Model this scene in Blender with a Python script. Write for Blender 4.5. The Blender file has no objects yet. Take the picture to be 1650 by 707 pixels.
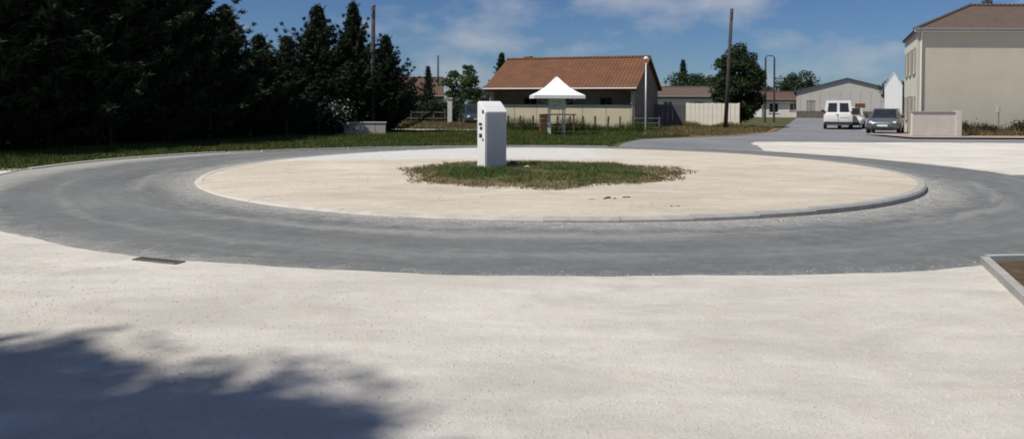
import bpy, bmesh, math, random
import numpy as np
from mathutils import Vector, Matrix

R = math.radians
random.seed(7)
rng = np.random.default_rng(11)
scene = bpy.context.scene
COL = scene.collection

# ------------------------------------------------------------------ camera
cam_d = bpy.data.cameras.new('camera')
cam = bpy.data.objects.new('camera', cam_d)
COL.objects.link(cam)
cam.location = (0, 0, 1.6)
cam.rotation_euler = (Matrix.Rotation(R(89.0), 3, 'X') @ Matrix.Rotation(R(0.25), 3, 'Z')).to_euler()
cam_d.sensor_width = 36
cam_d.lens = 36 * 1210 / 1650
cam_d.shift_y = -0.0997
cam_d.clip_end = 3000
scene.camera = cam

# ------------------------------------------------------------------ sky and sun
SUN_EL, SUN_AZ = R(57), R(243)          # azimuth clockwise from +Y
world = bpy.data.worlds.new('World')
scene.world = world
world.use_nodes = True
wn, wl = world.node_tree.nodes, world.node_tree.links
wn.clear()
w_out = wn.new('ShaderNodeOutputWorld')
w_bg = wn.new('ShaderNodeBackground')
w_bg.inputs['Strength'].default_value = 0.06
sky = wn.new('ShaderNodeTexSky')
sky.sky_type = 'NISHITA'
sky.sun_disc = False
sky.sun_elevation = SUN_EL
sky.sun_rotation = SUN_AZ
sky.air_density = 1.0
sky.dust_density = 0.15
sky.ozone_density = 3.0
sky.altitude = 600
tc = wn.new('ShaderNodeTexCoord')
mp = wn.new('ShaderNodeMapping')
mp.inputs['Location'].default_value = (1.3, 2.2, 0.15)
mp.inputs['Scale'].default_value = (4.6, 4.6, 9.0)
ns = wn.new('ShaderNodeTexNoise')
ns.inputs['Scale'].default_value = 1.6
ns.inputs['Detail'].default_value = 6
ns.inputs['Roughness'].default_value = 0.5
rp = wn.new('ShaderNodeValToRGB')
rp.color_ramp.elements[0].position = 0.49
rp.color_ramp.elements[0].color = (0, 0, 0, 1)
rp.color_ramp.elements[1].position = 0.70
rp.color_ramp.elements[1].color = (0.7, 0.7, 0.7, 1)
mx = wn.new('ShaderNodeMix')
mx.data_type = 'RGBA'
mx.inputs['B'].default_value = (7.2, 7.5, 8.2, 1)
wl.new(tc.outputs['Generated'], mp.inputs['Vector'])
wl.new(mp.outputs['Vector'], ns.inputs['Vector'])
wl.new(ns.outputs['Fac'], rp.inputs['Fac'])
wl.new(rp.outputs['Color'], mx.inputs['Factor'])
tint = wn.new('ShaderNodeMix')
tint.data_type = 'RGBA'
tint.blend_type = 'MULTIPLY'
tint.inputs['Factor'].default_value = 1.0
tint.inputs['B'].default_value = (0.52, 0.69, 0.95, 1)
wl.new(sky.outputs['Color'], tint.inputs['A'])
wl.new(tint.outputs['Result'], mx.inputs['A'])
wl.new(mx.outputs['Result'], w_bg.inputs['Color'])
wl.new(w_bg.outputs['Background'], w_out.inputs['Surface'])

sun_d = bpy.data.lights.new('sun', 'SUN')
sun_d.energy = 4.4
sun_d.angle = R(0.8)
sun_d.color = (1.0, 0.95, 0.87)
sun = bpy.data.objects.new('sun', sun_d)
COL.objects.link(sun)
to_sun = Vector((math.sin(SUN_AZ) * math.cos(SUN_EL), math.cos(SUN_AZ) * math.cos(SUN_EL), math.sin(SUN_EL)))
sun.rotation_euler = (-to_sun).to_track_quat('-Z', 'Y').to_euler()
sun.location = (-20, -5, 30)

scene.view_settings.view_transform = 'Standard'
scene.view_settings.look = 'None'
scene.view_settings.exposure = 0.13
scene.view_settings.gamma = 1.0
scene.cycles.filter_width = 1.9

# ------------------------------------------------------------------ materials
MATS = {}


class NT:
    """small helper around a material's node tree"""
    def __init__(self, name):
        m = bpy.data.materials.new(name)
        m.use_nodes = True
        self.m, self.n, self.l = m, m.node_tree.nodes, m.node_tree.links
        self.p = self.n['Principled BSDF']
        self.tc = self.n.new('ShaderNodeTexCoord')
        MATS[name] = m

    def vec(self, scale=(1, 1, 1), src='Object', rot=(0, 0, 0)):
        q = self.n.new('ShaderNodeMapping')
        q.inputs['Scale'].default_value = scale
        q.inputs['Rotation'].default_value = rot
        self.l.new(self.tc.outputs[src], q.inputs['Vector'])
        return q.outputs['Vector']

    def noise(self, scale, detail=4, rough=0.55, vec=None, dist=0.0):
        q = self.n.new('ShaderNodeTexNoise')
        q.inputs['Scale'].default_value = scale
        q.inputs['Detail'].default_value = detail
        q.inputs['Roughness'].default_value = rough
        q.inputs['Distortion'].default_value = dist
        self.l.new(vec if vec is not None else self.tc.outputs['Object'], q.inputs['Vector'])
        return q.outputs['Fac']

    def ramp(self, fac, stops):
        q = self.n.new('ShaderNodeValToRGB')
        e = q.color_ramp.elements
        while len(e) < len(stops):
            e.new(0.5)
        for el, (pos, c) in zip(e, stops):
            el.position = pos
            el.color = (c, c, c, 1) if isinstance(c, (int, float)) else (*c, 1)
        self.l.new(fac, q.inputs['Fac'])
        return q.outputs['Color']

    def mix(self, fac, a, b, mode='MIX'):
        q = self.n.new('ShaderNodeMix')
        q.data_type = 'RGBA'
        q.blend_type = mode
        for key, v in (('Factor', fac), ('A', a), ('B', b)):
            if isinstance(v, (int, float)):
                q.inputs[key].default_value = v if key == 'Factor' else (v, v, v, 1)
            elif isinstance(v, tuple):
                q.inputs[key].default_value = (*v, 1)
            else:
                self.l.new(v, q.inputs[key])
        return q.outputs['Result']

    def math(self, op, a, b=0.0):
        q = self.n.new('ShaderNodeMath')
        q.operation = op
        for i, v in enumerate((a, b)):
            if isinstance(v, (int, float)):
                q.inputs[i].default_value = v
            else:
                self.l.new(v, q.inputs[i])
        return q.outputs[0]

    def bump(self, height, strength=0.5, dist=0.02):
        q = self.n.new('ShaderNodeBump')
        q.inputs['Strength'].default_value = strength
        q.inputs['Distance'].default_value = dist
        self.l.new(height, q.inputs['Height'])
        self.l.new(q.outputs['Normal'], self.p.inputs['Normal'])

    def base(self, c):
        if isinstance(c, tuple):
            self.p.inputs['Base Color'].default_value = (*c, 1)
        else:
            self.l.new(c, self.p.inputs['Base Color'])

    def set(self, rough=0.8, metal=0.0, spec=0.3):
        self.p.inputs['Roughness'].default_value = rough
        self.p.inputs['Metallic'].default_value = metal
        self.p.inputs['Specular IOR Level'].default_value = spec
        return self.m


def simple(name, col, rough=0.7, metal=0.0, var=0.15, scale=6.0, spec=0.3, bump=0.0, bscale=60):
    t = NT(name)
    lo = tuple(c * (1 - var) for c in col)
    hi = tuple(min(1, c * (1 + var)) for c in col)
    t.base(t.ramp(t.noise(scale, 5, 0.6), [(0.3, lo), (0.7, hi)]))
    if bump:
        t.bump(t.noise(bscale, 4, 0.6), bump, 0.01)
    return t.set(rough, metal, spec)


CX, CY = 0.95, 17.95        # roundabout centre
RI = 7.87                   # island radius


def polar_dist(t):
    """distance from the roundabout centre; sheets with this material have their origin there"""
    q = t.n.new('ShaderNodeVectorMath')
    q.operation = 'LENGTH'
    s = t.n.new('ShaderNodeVectorMath')
    s.operation = 'MULTIPLY'
    s.inputs[1].default_value = (1, 1, 0)
    t.l.new(t.tc.outputs['Object'], s.inputs[0])
    t.l.new(s.outputs['Vector'], q.inputs[0])
    return q.outputs['Value']


def gravel_mat(name, lo, hi, warm, strip=False):
    t = NT(name)
    big = t.noise(0.33, 5, 0.6, t.vec((-1, 1, 1)), 0.4)
    mid = t.noise(2.3, 6, 0.65, t.vec((-1, 1, 1)))
    trk = t.noise(1.0, 5, 0.6, t.vec((-0.55, 2.6, 1), rot=(0, 0, R(-9))))
    fine = t.noise(55, 5, 0.75)
    grit = t.noise(190, 3, 0.7)
    c = t.ramp(big, [(0.34, tuple(x * 0.97 for x in lo)), (0.66, tuple(min(.8, x * 1.03) for x in hi))])
    c = t.mix(t.ramp(mid, [(0.45, 0.0), (0.75, 0.55)]), c, warm)
    c = t.mix(t.ramp(trk, [(0.40, 0.40), (0.62, 0.0)]), c, tuple(x * 0.80 for x in lo))
    pat = t.noise(0.9, 7, 0.68, t.vec((-0.7, 1.5, 1)), 1.2)
    c = t.mix(t.ramp(pat, [(0.34, 0.55), (0.50, 0.0)]), c, tuple(x * 0.78 for x in lo))
    c = t.mix(t.ramp(pat, [(0.52, 0.0), (0.70, 0.6)]), c, (0.755, 0.725, 0.68) if not strip else (0.70, 0.655, 0.565))
    scr = t.noise(7, 7, 0.75)
    c = t.mix(t.ramp(scr, [(0.33, 0.35), (0.47, 0.0)]), c, tuple(x * 0.75 for x in lo))
    c = t.mix(t.ramp(fine, [(0.30, 0.5), (0.52, 0.0)]), c, tuple(x * 0.62 for x in lo))
    c = t.mix(t.ramp(grit, [(0.60, 0.0), (0.78, 0.5)]), c, (0.78, 0.75, 0.70))
    if strip:      # paler grey concrete dust over the far left part of the island
        sx = t.n.new('ShaderNodeSeparateXYZ')
        t.l.new(t.tc.outputs['Object'], sx.inputs[0])
        wv = t.math('MULTIPLY', t.math('SUBTRACT', t.noise(0.8, 5, 0.6), 0.5), 3.0)
        m1 = t.ramp(t.math('ADD', t.math('MULTIPLY', t.math('ADD', sx.outputs['Y'], wv), 0.2), 0.0), [(0.28, 0.0), (0.42, 1.0)])
        m2 = t.ramp(t.math('SUBTRACT', 0.5, t.math('MULTIPLY', t.math('ADD', sx.outputs['X'], wv), 0.12)), [(0.12, 0.0), (0.35, 0.9)])
        c = t.mix(t.math('MULTIPLY', m1, m2), c, t.mix(mid, (0.52, 0.525, 0.50), (0.64, 0.635, 0.61)))
    t.base(c)
    h = t.math('ADD', t.math('MULTIPLY', fine, 0.7), t.math('ADD', t.math('MULTIPLY', grit, 0.4), t.math('MULTIPLY', mid, 2.0)))
    t.bump(h, 0.8, 0.02)
    return t.set(0.95, 0, 0.1)


gravel_mat('gravel_fore', (0.615, 0.575, 0.515), (0.725, 0.69, 0.63), (0.65, 0.59, 0.505))
gravel_mat('gravel_island', (0.555, 0.495, 0.405), (0.65, 0.59, 0.49), (0.59, 0.505, 0.385), True)

# dusty asphalt of the ring: wheel tracks and dust run round the centre
t = NT('asphalt_ring')
d = polar_dist(t)
big = t.noise(0.45, 5, 0.6, dist=0.5)
wob = t.math('ADD', d, t.math('MULTIPLY', t.noise(0.7, 5, 0.65), 0.8))
nrm = t.n.new('ShaderNodeVectorMath')
nrm.operation = 'NORMALIZE'
t.l.new(t.tc.outputs['Object'], nrm.inputs[0])
cmb = t.n.new('ShaderNodeCombineXYZ')
t.l.new(t.math('MULTIPLY', d, 1.15), cmb.inputs['Z'])
pol = t.n.new('ShaderNodeVectorMath')
pol.operation = 'MULTIPLY_ADD'
pol.inputs[1].default_value = (1.6, 1.6, 0)
t.l.new(nrm.outputs['Vector'], pol.inputs[0])
t.l.new(cmb.outputs['Vector'], pol.inputs[2])
streak = t.noise(1.5, 9, 0.70, pol.outputs['Vector'])
mid = t.noise(4, 6, 0.7)
fine = t.noise(130, 3, 0.8)
c = t.ramp(mid, [(0.3, (0.122, 0.131, 0.133)), (0.7, (0.172, 0.180, 0.178))])
c = t.mix(t.ramp(streak, [(0.50, 0.0), (0.72, 0.4)]), c, (0.29, 0.29, 0.28))
c = t.mix(t.ramp(streak, [(0.30, 0.45), (0.46, 0.0)]), c, (0.085, 0.093, 0.102))
rag = t.noise(3.2, 8, 0.72)
rag2 = t.noise(14, 6, 0.75)
ragged = t.math('ADD', t.math('MULTIPLY', t.math('SUBTRACT', rag, 0.5), 1.5), t.math('MULTIPLY', t.math('SUBTRACT', rag2, 0.5), 0.9))
inn = t.math('ADD', t.math('SUBTRACT', 1.0, t.math('MULTIPLY', t.math('SUBTRACT', wob, RI + 0.40), 0.85)), ragged)
c = t.mix(t.ramp(inn, [(0.25, 0.0), (1.0, 0.72)]), c, (0.40, 0.385, 0.35))
oute = t.math('ADD', t.math('MULTIPLY', t.math('SUBTRACT', wob, 11.15), 1.1), ragged)
c = t.mix(t.ramp(oute, [(0.15, 0.0), (0.95, 0.7)]), c, (0.43, 0.415, 0.385))
for rad_, wid_, am_ in ((9.35, 2.4, 0.42), (8.65, 3.5, 0.34), (10.5, 3.0, 0.22)):
    ln = t.math('SUBTRACT', 1.0, t.math('MULTIPLY', t.math('ABSOLUTE', t.math('SUBTRACT', wob, rad_)), wid_))
    ln = t.math('MULTIPLY', t.math('ADD', ln, t.math('MULTIPLY', ragged, 0.8)), t.ramp(streak, [(0.42, 0.2), (0.58, 1.0)]))
    c = t.mix(t.math('MULTIPLY', t.ramp(ln, [(0.2, 0.0), (1.0, 1.0)]), am_), c, (0.38, 0.37, 0.35))
c = t.mix(t.ramp(big, [(0.52, 0.0), (0.75, 0.35)]), c, (0.25, 0.25, 0.24))
c = t.mix(t.ramp(rag2, [(0.30, 0.6), (0.48, 0.0)]), c, (0.085, 0.092, 0.098))
c = t.mix(t.ramp(rag, [(0.54, 0.0), (0.72, 0.4)]), c, (0.30, 0.30, 0.285))
c = t.mix(t.ramp(fine, [(0.3, 0.55), (0.5, 0.0)]), c, (0.06, 0.064, 0.068))
c = t.mix(t.ramp(fine, [(0.58, 0.0), (0.75, 0.35)]), c, (0.36, 0.355, 0.34))
t.base(c)
t.bump(t.math('ADD', fine, mid), 0.5, 0.008)
t.set(0.85, 0, 0.25)

t = NT('asphalt_street')
big = t.noise(0.25, 5, 0.6)
c = t.ramp(big, [(0.3, (0.15, 0.155, 0.168)), (0.7, (0.225, 0.23, 0.238))])
c = t.mix(t.ramp(t.noise(3, 5, 0.7), [(0.5, 0.0), (0.75, 0.4)]), c, (0.30, 0.285, 0.265))
t.base(c)
t.bump(t.noise(90, 3, 0.7), 0.4, 0.01)
t.set(0.88, 0, 0.2)

t = NT('earth')
c = t.ramp(t.noise(0.8, 6, 0.65), [(0.3, (0.055, 0.062, 0.026)), (0.55, (0.085, 0.085, 0.038)), (0.8, (0.15, 0.125, 0.07))])
t.base(c)
t.bump(t.noise(12, 5, 0.7), 0.7, 0.05)
t.set(0.95, 0, 0.1)

t = NT('turf')
c = t.ramp(t.noise(1.1, 6, 0.65), [(0.3, (0.045, 0.065, 0.018)), (0.6, (0.075, 0.095, 0.028)), (0.85, (0.13, 0.12, 0.05))])
t.base(c)
t.bump(t.noise(25, 5, 0.7), 0.8, 0.04)
t.set(0.95, 0, 0.1)

t = NT('dry_earth')
c = t.ramp(t.noise(1.6, 6, 0.65), [(0.3, (0.14, 0.105, 0.055)), (0.6, (0.22, 0.15, 0.085)), (0.85, (0.30, 0.20, 0.125))])
t.base(c)
t.bump(t.noise(20, 5, 0.7), 0.8, 0.04)
t.set(0.95, 0, 0.1)

t = NT('bed_soil')
c = t.ramp(t.noise(6, 6, 0.7), [(0.3, (0.085, 0.06, 0.038)), (0.6, (0.16, 0.12, 0.075)), (0.85, (0.25, 0.20, 0.14))])
t.base(c)
t.bump(t.noise(30, 5, 0.75), 1.0, 0.04)
t.set(0.95, 0, 0.1)

t = NT('patch_soil')
c = t.ramp(t.noise(4, 6, 0.7), [(0.3, (0.13, 0.10, 0.06)), (0.6, (0.23, 0.18, 0.115)), (0.85, (0.36, 0.30, 0.21))])
t.base(c)
t.bump(t.noise(30, 5, 0.75), 0.8, 0.02)
t.set(0.95, 0, 0.1)

t = NT('concrete')
c = t.ramp(t.noise(5, 6, 0.65), [(0.3, (0.29, 0.285, 0.27)), (0.7, (0.42, 0.41, 0.385))])
geo = t.n.new('ShaderNodeNewGeometry')
gx = t.n.new('ShaderNodeSeparateXYZ')
t.l.new(geo.outputs['Position'], gx.inputs[0])
nz = t.noise(2.2, 6, 0.7, geo.outputs['Position'])
dm = t.math('ADD', t.math('MULTIPLY', t.math('SUBTRACT', 0.0, gx.outputs['X']), 0.14), t.math('MULTIPLY', t.math('SUBTRACT', nz, 0.35), 2.2))
c = t.mix(t.ramp(dm, [(0.1, 0.0), (0.8, 0.9)]), c, (0.55, 0.51, 0.45))
t.base(c)
t.bump(t.noise(90, 4, 0.7), 0.5, 0.01)
t.set(0.9, 0, 0.2)

t = NT('paving')
c = t.ramp(t.noise(1.3, 6, 0.65), [(0.3, (0.27, 0.21, 0.185)), (0.7, (0.37, 0.315, 0.28))])
t.base(c)
t.bump(t.noise(60, 4, 0.7), 0.4, 0.01)
t.set(0.9, 0, 0.2)


def leaf_mat(name, cols, trans=0.25, scale=1.4):
    t = NT(name)
    c = t.ramp(t.noise(scale, 5, 0.65), [(0.30, cols[0]), (0.52, cols[1]), (0.74, cols[2])])
    t.base(c)
    t.set(0.75, 0, 0.25)
    tr = t.n.new('ShaderNodeBsdfTranslucent')
    t.l.new(c, tr.inputs['Color'])
    ms = t.n.new('ShaderNodeMixShader')
    ms.inputs[0].default_value = trans
    t.l.new(t.p.outputs[0], ms.inputs[1])
    t.l.new(tr.outputs[0], ms.inputs[2])
    t.l.new(ms.outputs[0], t.n['Material Output'].inputs['Surface'])


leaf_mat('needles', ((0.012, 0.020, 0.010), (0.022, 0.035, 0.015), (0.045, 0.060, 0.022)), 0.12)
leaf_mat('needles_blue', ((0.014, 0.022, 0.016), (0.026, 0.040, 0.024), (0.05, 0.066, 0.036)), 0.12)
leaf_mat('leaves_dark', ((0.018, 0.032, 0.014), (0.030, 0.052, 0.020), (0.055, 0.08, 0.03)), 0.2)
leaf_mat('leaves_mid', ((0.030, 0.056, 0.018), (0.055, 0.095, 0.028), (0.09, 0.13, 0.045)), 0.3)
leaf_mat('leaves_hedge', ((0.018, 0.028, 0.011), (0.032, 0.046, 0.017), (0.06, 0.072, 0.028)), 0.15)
leaf_mat('blossom', ((0.45, 0.45, 0.45), (0.6, 0.6, 0.58), (0.75, 0.75, 0.72)), 0.3)
leaf_mat('grass_green', ((0.05, 0.075, 0.016), (0.085, 0.11, 0.026), (0.16, 0.155, 0.05)), 0.3, 0.9)
leaf_mat('grass_patch', ((0.075, 0.12, 0.032), (0.12, 0.155, 0.05), (0.24, 0.21, 0.09)), 0.3, 0.55)
leaf_mat('grass_dry', ((0.11, 0.10, 0.045), (0.19, 0.155, 0.07), (0.29, 0.21, 0.11)), 0.3, 0.9)
simple('bark', (0.075, 0.058, 0.045), 0.95, var=0.4, bump=0.8, bscale=20)
simple('pole_wood', (0.058, 0.055, 0.053), 0.9, var=0.3, bump=0.4, bscale=30)
simple('post_wood', (0.13, 0.115, 0.095), 0.9, var=0.35)
simple('fence_grey', (0.13, 0.12, 0.125), 0.8, var=0.15)
simple('fence_cream', (0.72, 0.68, 0.58), 0.75, var=0.10, scale=2)
simple('galvanised', (0.42, 0.44, 0.45), 0.45, 0.6, var=0.12)
simple('dark_metal', (0.05, 0.055, 0.06), 0.5, 0.3)
simple('cast_iron', (0.18, 0.17, 0.15), 0.65, 0.4, var=0.3)
simple('white_paint', (0.78, 0.78, 0.77), 0.55, var=0.04, scale=3)
simple('white_canvas', (0.82, 0.82, 0.82), 0.7, var=0.03, scale=3)
simple('canvas_grey', (0.62, 0.63, 0.64), 0.7, var=0.10, scale=9)
simple('stele_white', (0.74, 0.74, 0.73), 0.6, var=0.06, scale=5, bump=0.15)
simple('stele_grey', (0.53, 0.56, 0.585), 0.7, var=0.08, scale=3, bump=0.2)
simple('mark_black', (0.03, 0.03, 0.035), 0.6)
simple('stone_dark', (0.075, 0.07, 0.06), 0.9, var=0.4, bump=0.6, bscale=15)
simple('stone_pale', (0.62, 0.60, 0.55), 0.9, var=0.15, bump=0.6, bscale=15)
simple('render_cream', (0.53, 0.47, 0.33), 0.9, var=0.07, scale=0.8, bump=0.2)
simple('render_sunlit', (0.70, 0.66, 0.55), 0.9, var=0.06, scale=1.0, bump=0.2)  # left face of the beige building, sun's brightness mixed into the colour
simple('render_white', (0.70, 0.68, 0.63), 0.9, var=0.06, scale=1.2, bump=0.2)
simple('render_grey', (0.46, 0.435, 0.395), 0.9, var=0.06, scale=0.5)
simple('wall_cream_low', (0.64, 0.58, 0.51), 0.9, var=0.08, scale=2.0, bump=0.3)
simple('slate', (0.075, 0.075, 0.085), 0.7, var=0.2)
simple('timber_brown', (0.13, 0.065, 0.035), 0.75, var=0.3)
simple('shutter', (0.30, 0.275, 0.24), 0.7, var=0.1)
simple('shutter_green', (0.035, 0.05, 0.042), 0.7, var=0.1)
simple('gable_shaded', (0.20, 0.18, 0.15), 0.9, var=0.15, scale=1.5)  # right gable of the tiled house: its shade is put into this darker colour
simple('soffit', (0.24, 0.22, 0.19), 0.85, var=0.1)
simple('zinc', (0.30, 0.30, 0.30), 0.45, 0.5, var=0.1)
simple('brick_red', (0.28, 0.12, 0.075), 0.9, var=0.25, scale=10)

# big plain rendered gable: streaks and patches of weathering
t = NT('render_beige')
c = t.ramp(t.noise(0.7, 5, 0.6), [(0.3, (0.57, 0.52, 0.41)), (0.7, (0.63, 0.58, 0.465))])
c = t.mix(t.ramp(t.noise(1.2, 5, 0.65, t.vec((3.0, 3.0, 0.35))), [(0.5, 0.0), (0.75, 0.16)]), c, (0.50, 0.455, 0.36))
t.base(c)
t.bump(t.noise(70, 3, 0.7), 0.25, 0.01)
t.set(0.92, 0, 0.15)


def tile_mat(name, lo, hi, dark, pale):
    """canal tiles: rolls across the slope (object X), courses down it (object Y)"""
    t = NT(name)
    w = t.n.new('ShaderNodeTexWave')
    w.inputs['Scale'].default_value = 1.25
    w.inputs['Distortion'].default_value = 0.6
    t.l.new(t.vec((1, 0, 0)), w.inputs['Vector'])
    w2 = t.n.new('ShaderNodeTexWave')
    w2.bands_direction = 'Y'
    w2.wave_profile = 'SAW'
    w2.inputs['Scale'].default_value = 0.95
    w2.inputs['Distortion'].default_value = 0.8
    t.l.new(t.vec((1, 1, 0)), w2.inputs['Vector'])
    c = t.ramp(t.noise(0.9, 6, 0.7), [(0.3, lo), (0.7, hi)])
    c = t.mix(t.ramp(t.noise(5, 4, 0.7), [(0.45, 0.0), (0.75, 0.5)]), c, pale)
    c = t.mix(t.ramp(t.noise(2.2, 5, 0.7, t.vec((0.5, 2.5, 1))), [(0.5, 0.0), (0.7, 0.45)]), c, dark)
    t.base(c)
    h = t.math('ADD', w.outputs['Fac'], t.math('MULTIPLY', w2.outputs['Fac'], 0.6))
    t.bump(h, 0.9, 0.05)
    return t.set(0.88, 0, 0.2)


tile_mat('tiles_orange', (0.11, 0.054, 0.032), (0.195, 0.087, 0.044), (0.06, 0.04, 0.03), (0.18, 0.11, 0.07))
tile_mat('tiles_brown', (0.105, 0.075, 0.062), (0.14, 0.10, 0.082), (0.07, 0.058, 0.052), (0.17, 0.14, 0.12))
tile_mat('tiles_red', (0.10, 0.062, 0.05), (0.135, 0.078, 0.06), (0.07, 0.055, 0.048), (0.15, 0.11, 0.09))


def paint(name, col, rough=0.25, metal=0.0):
    t = NT(name)
    c = t.mix(t.ramp(t.noise(3, 4, 0.6), [(0.4, 0.0), (0.8, 0.35)]), col, tuple(x * 0.75 + 0.06 for x in col))
    t.base(c)
    t.p.inputs['Coat Weight'].default_value = 0.4
    t.p.inputs['Coat Roughness'].default_value = 0.08
    t.set(rough, metal, 0.5)


paint('car_white', (0.72, 0.72, 0.71))
paint('car_grey', (0.13, 0.155, 0.165), 0.28, 0.45)
paint('car_pale', (0.58, 0.575, 0.52))
paint('car_teal', (0.035, 0.055, 0.062), 0.3, 0.2)
simple('tyre', (0.022, 0.022, 0.022), 0.85)
simple('alloy', (0.45, 0.45, 0.46), 0.35, 0.7, var=0.05)
simple('bumper', (0.035, 0.036, 0.038), 0.7)
simple('lamp_red', (0.40, 0.03, 0.025), 0.25, spec=0.5)
simple('lamp_clear', (0.78, 0.79, 0.80), 0.12, spec=0.6)
simple('plate', (0.72, 0.72, 0.68), 0.5, var=0.03)
t = NT('glass_dark')
t.base(t.ramp(t.noise(2, 3), [(0.3, (0.016, 0.019, 0.022)), (0.7, (0.028, 0.032, 0.036))]))
t.set(0.06, 0, 0.6)
M = MATS

# ------------------------------------------------------------------ mesh helpers


class MB:
    def __init__(self):
        self.v, self.f = [], []

    def quad(self, *pts):
        b = len(self.v)
        self.v += [tuple(p) for p in pts]
        self.f.append(tuple(range(b, b + len(pts))))
        return self

    def box(self, x0, x1, y0, y1, z0, z1, mat=None):
        b = len(self.v)
        pts = [(x0, y0, z0), (x1, y0, z0), (x1, y1, z0), (x0, y1, z0), (x0, y0, z1), (x1, y0, z1), (x1, y1, z1), (x0, y1, z1)]
        if mat is not None:
            pts = [tuple(mat @ Vector(p)) for p in pts]
        self.v += pts
        for q in ((0, 3, 2, 1), (4, 5, 6, 7), (0, 1, 5, 4), (1, 2, 6, 5), (2, 3, 7, 6), (3, 0, 4, 7)):
            self.f.append(tuple(b + i for i in q))
        return self

    def tube(self, pts, radii, n=8, cap=True):
        pts = [Vector(p) for p in pts]
        rings = []
        for i, p in enumerate(pts):
            a = pts[max(0, i - 1)]
            c = pts[min(len(pts) - 1, i + 1)]
            tdir = (c - a).normalized()
            up = Vector((0, 0, 1)) if abs(tdir.z) < 0.95 else Vector((1, 0, 0))
            s = tdir.cross(up).normalized()
            u = s.cross(tdir)
            r = radii[i] if isinstance(radii, (list, tuple)) else radii
            b = len(self.v)
            for k in range(n):
                an = 2 * math.pi * k / n
                self.v.append(tuple(p + s * (math.cos(an) * r) + u * (math.sin(an) * r)))
            rings.append(b)
        for i in range(len(rings) - 1):
            a, c = rings[i], rings[i + 1]
            for k in range(n):
                k2 = (k + 1) % n
                self.f.append((a + k, c + k, c + k2, a + k2))
        if cap:
            self.f.append(tuple(rings[0] + k for k in range(n)))
            self.f.append(tuple(rings[-1] + n - 1 - k for k in range(n)))
        return self

    def prism(self, prof, axis, a0, a1):
        """extrude a closed 2D profile along an axis ('x': profile is (y,z); 'y': profile is (x,z))"""
        n = len(prof)
        b = len(self.v)
        for a in (a0, a1):
            for (p, q) in prof:
                self.v.append((a, p, q) if axis == 'x' else (p, a, q))
        for k in range(n):
            k2 = (k + 1) % n
            self.f.append((b + k, b + k2, b + n + k2, b + n + k))
        self.f.append(tuple(b + n - 1 - k for k in range(n)))
        self.f.append(tuple(b + n + k for k in range(n)))
        return self

    def mesh(self, name, mat, smooth=False):
        me = bpy.data.meshes.new(name)
        me.from_pydata(self.v, [], self.f)
        me.materials.append(M[mat])
        bm = bmesh.new()
        bm.from_mesh(me)
        bmesh.ops.recalc_face_normals(bm, faces=bm.faces)
        bm.to_mesh(me)
        bm.free()
        if smooth:
            me.polygons.foreach_set('use_smooth', [True] * len(me.polygons))
        return me

    def build(self, name, mat, parent=None, smooth=False, bevel=0.0, loc=None, rz=None):
        o = bpy.data.objects.new(name, self.mesh(name, mat, smooth))
        COL.objects.link(o)
        o.parent = parent
        if loc is not None:
            o.location = loc
        if rz is not None:
            o.rotation_euler.z = rz
        if bevel:
            b = o.modifiers.new('bevel', 'BEVEL')
            b.width = bevel
            b.segments = 2
            b.limit_method = 'ANGLE'
            b.angle_limit = R(35)
        return o


def tag(o, label=None, cat=None, group=None, kind=None):
    for k, v in (('label', label), ('category', cat), ('group', group), ('kind', kind)):
        if v:
            o[k] = v
    return o


def empty(name, loc=(0, 0, 0), rz=0.0):
    o = bpy.data.objects.new(name, None)
    o.empty_display_size = 0.2
    COL.objects.link(o)
    o.location = loc
    o.rotation_euler.z = rz
    return o


def from_mesh(name, me, parent=None, loc=(0, 0, 0), rz=0.0, scale=None):
    o = bpy.data.objects.new(name, me)
    COL.objects.link(o)
    o.parent = parent
    o.location = loc
    o.rotation_euler.z = rz
    if scale is not None:
        o.scale = scale
    return o


def np_mesh(name, verts, faces_n, mat):
    """verts (N*k,3) laid out as consecutive k-gons"""
    k = faces_n
    n = len(verts) // k
    me = bpy.data.meshes.new(name)
    me.vertices.add(len(verts))
    me.vertices.foreach_set('co', verts.astype(np.float32).ravel())
    me.loops.add(len(verts))
    me.loops.foreach_set('vertex_index', np.arange(len(verts), dtype=np.int32))
    me.polygons.add(n)
    me.polygons.foreach_set('loop_start', np.arange(0, len(verts), k, dtype=np.int32))
    me.polygons.foreach_set('loop_total', np.full(n, k, dtype=np.int32))
    me.materials.append(M[mat])
    me.update(calc_edges=True)
    return me


def leaf_verts(cen, length, width, bias=None, biasw=0.0):
    """a diamond leaf at each centre, random direction (pulled towards bias)"""
    n = len(cen)
    a = rng.normal(size=(n, 3))
    if bias is not None:
        a = a / np.linalg.norm(a, axis=1, keepdims=True) * (1 - biasw) + bias * biasw
    a /= np.linalg.norm(a, axis=1, keepdims=True) + 1e-9
    b = np.cross(a, rng.normal(size=(n, 3)))
    b /= np.linalg.norm(b, axis=1, keepdims=True) + 1e-9
    L = (length * rng.uniform(0.6, 1.3, n))[:, None]
    W = (width * rng.uniform(0.6, 1.3, n))[:, None]
    v = np.stack([cen - a * L * 0.5, cen + b * W * 0.5, cen + a * L * 0.5, cen - b * W * 0.5], axis=1)
    return v.reshape(-1, 3)


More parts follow.
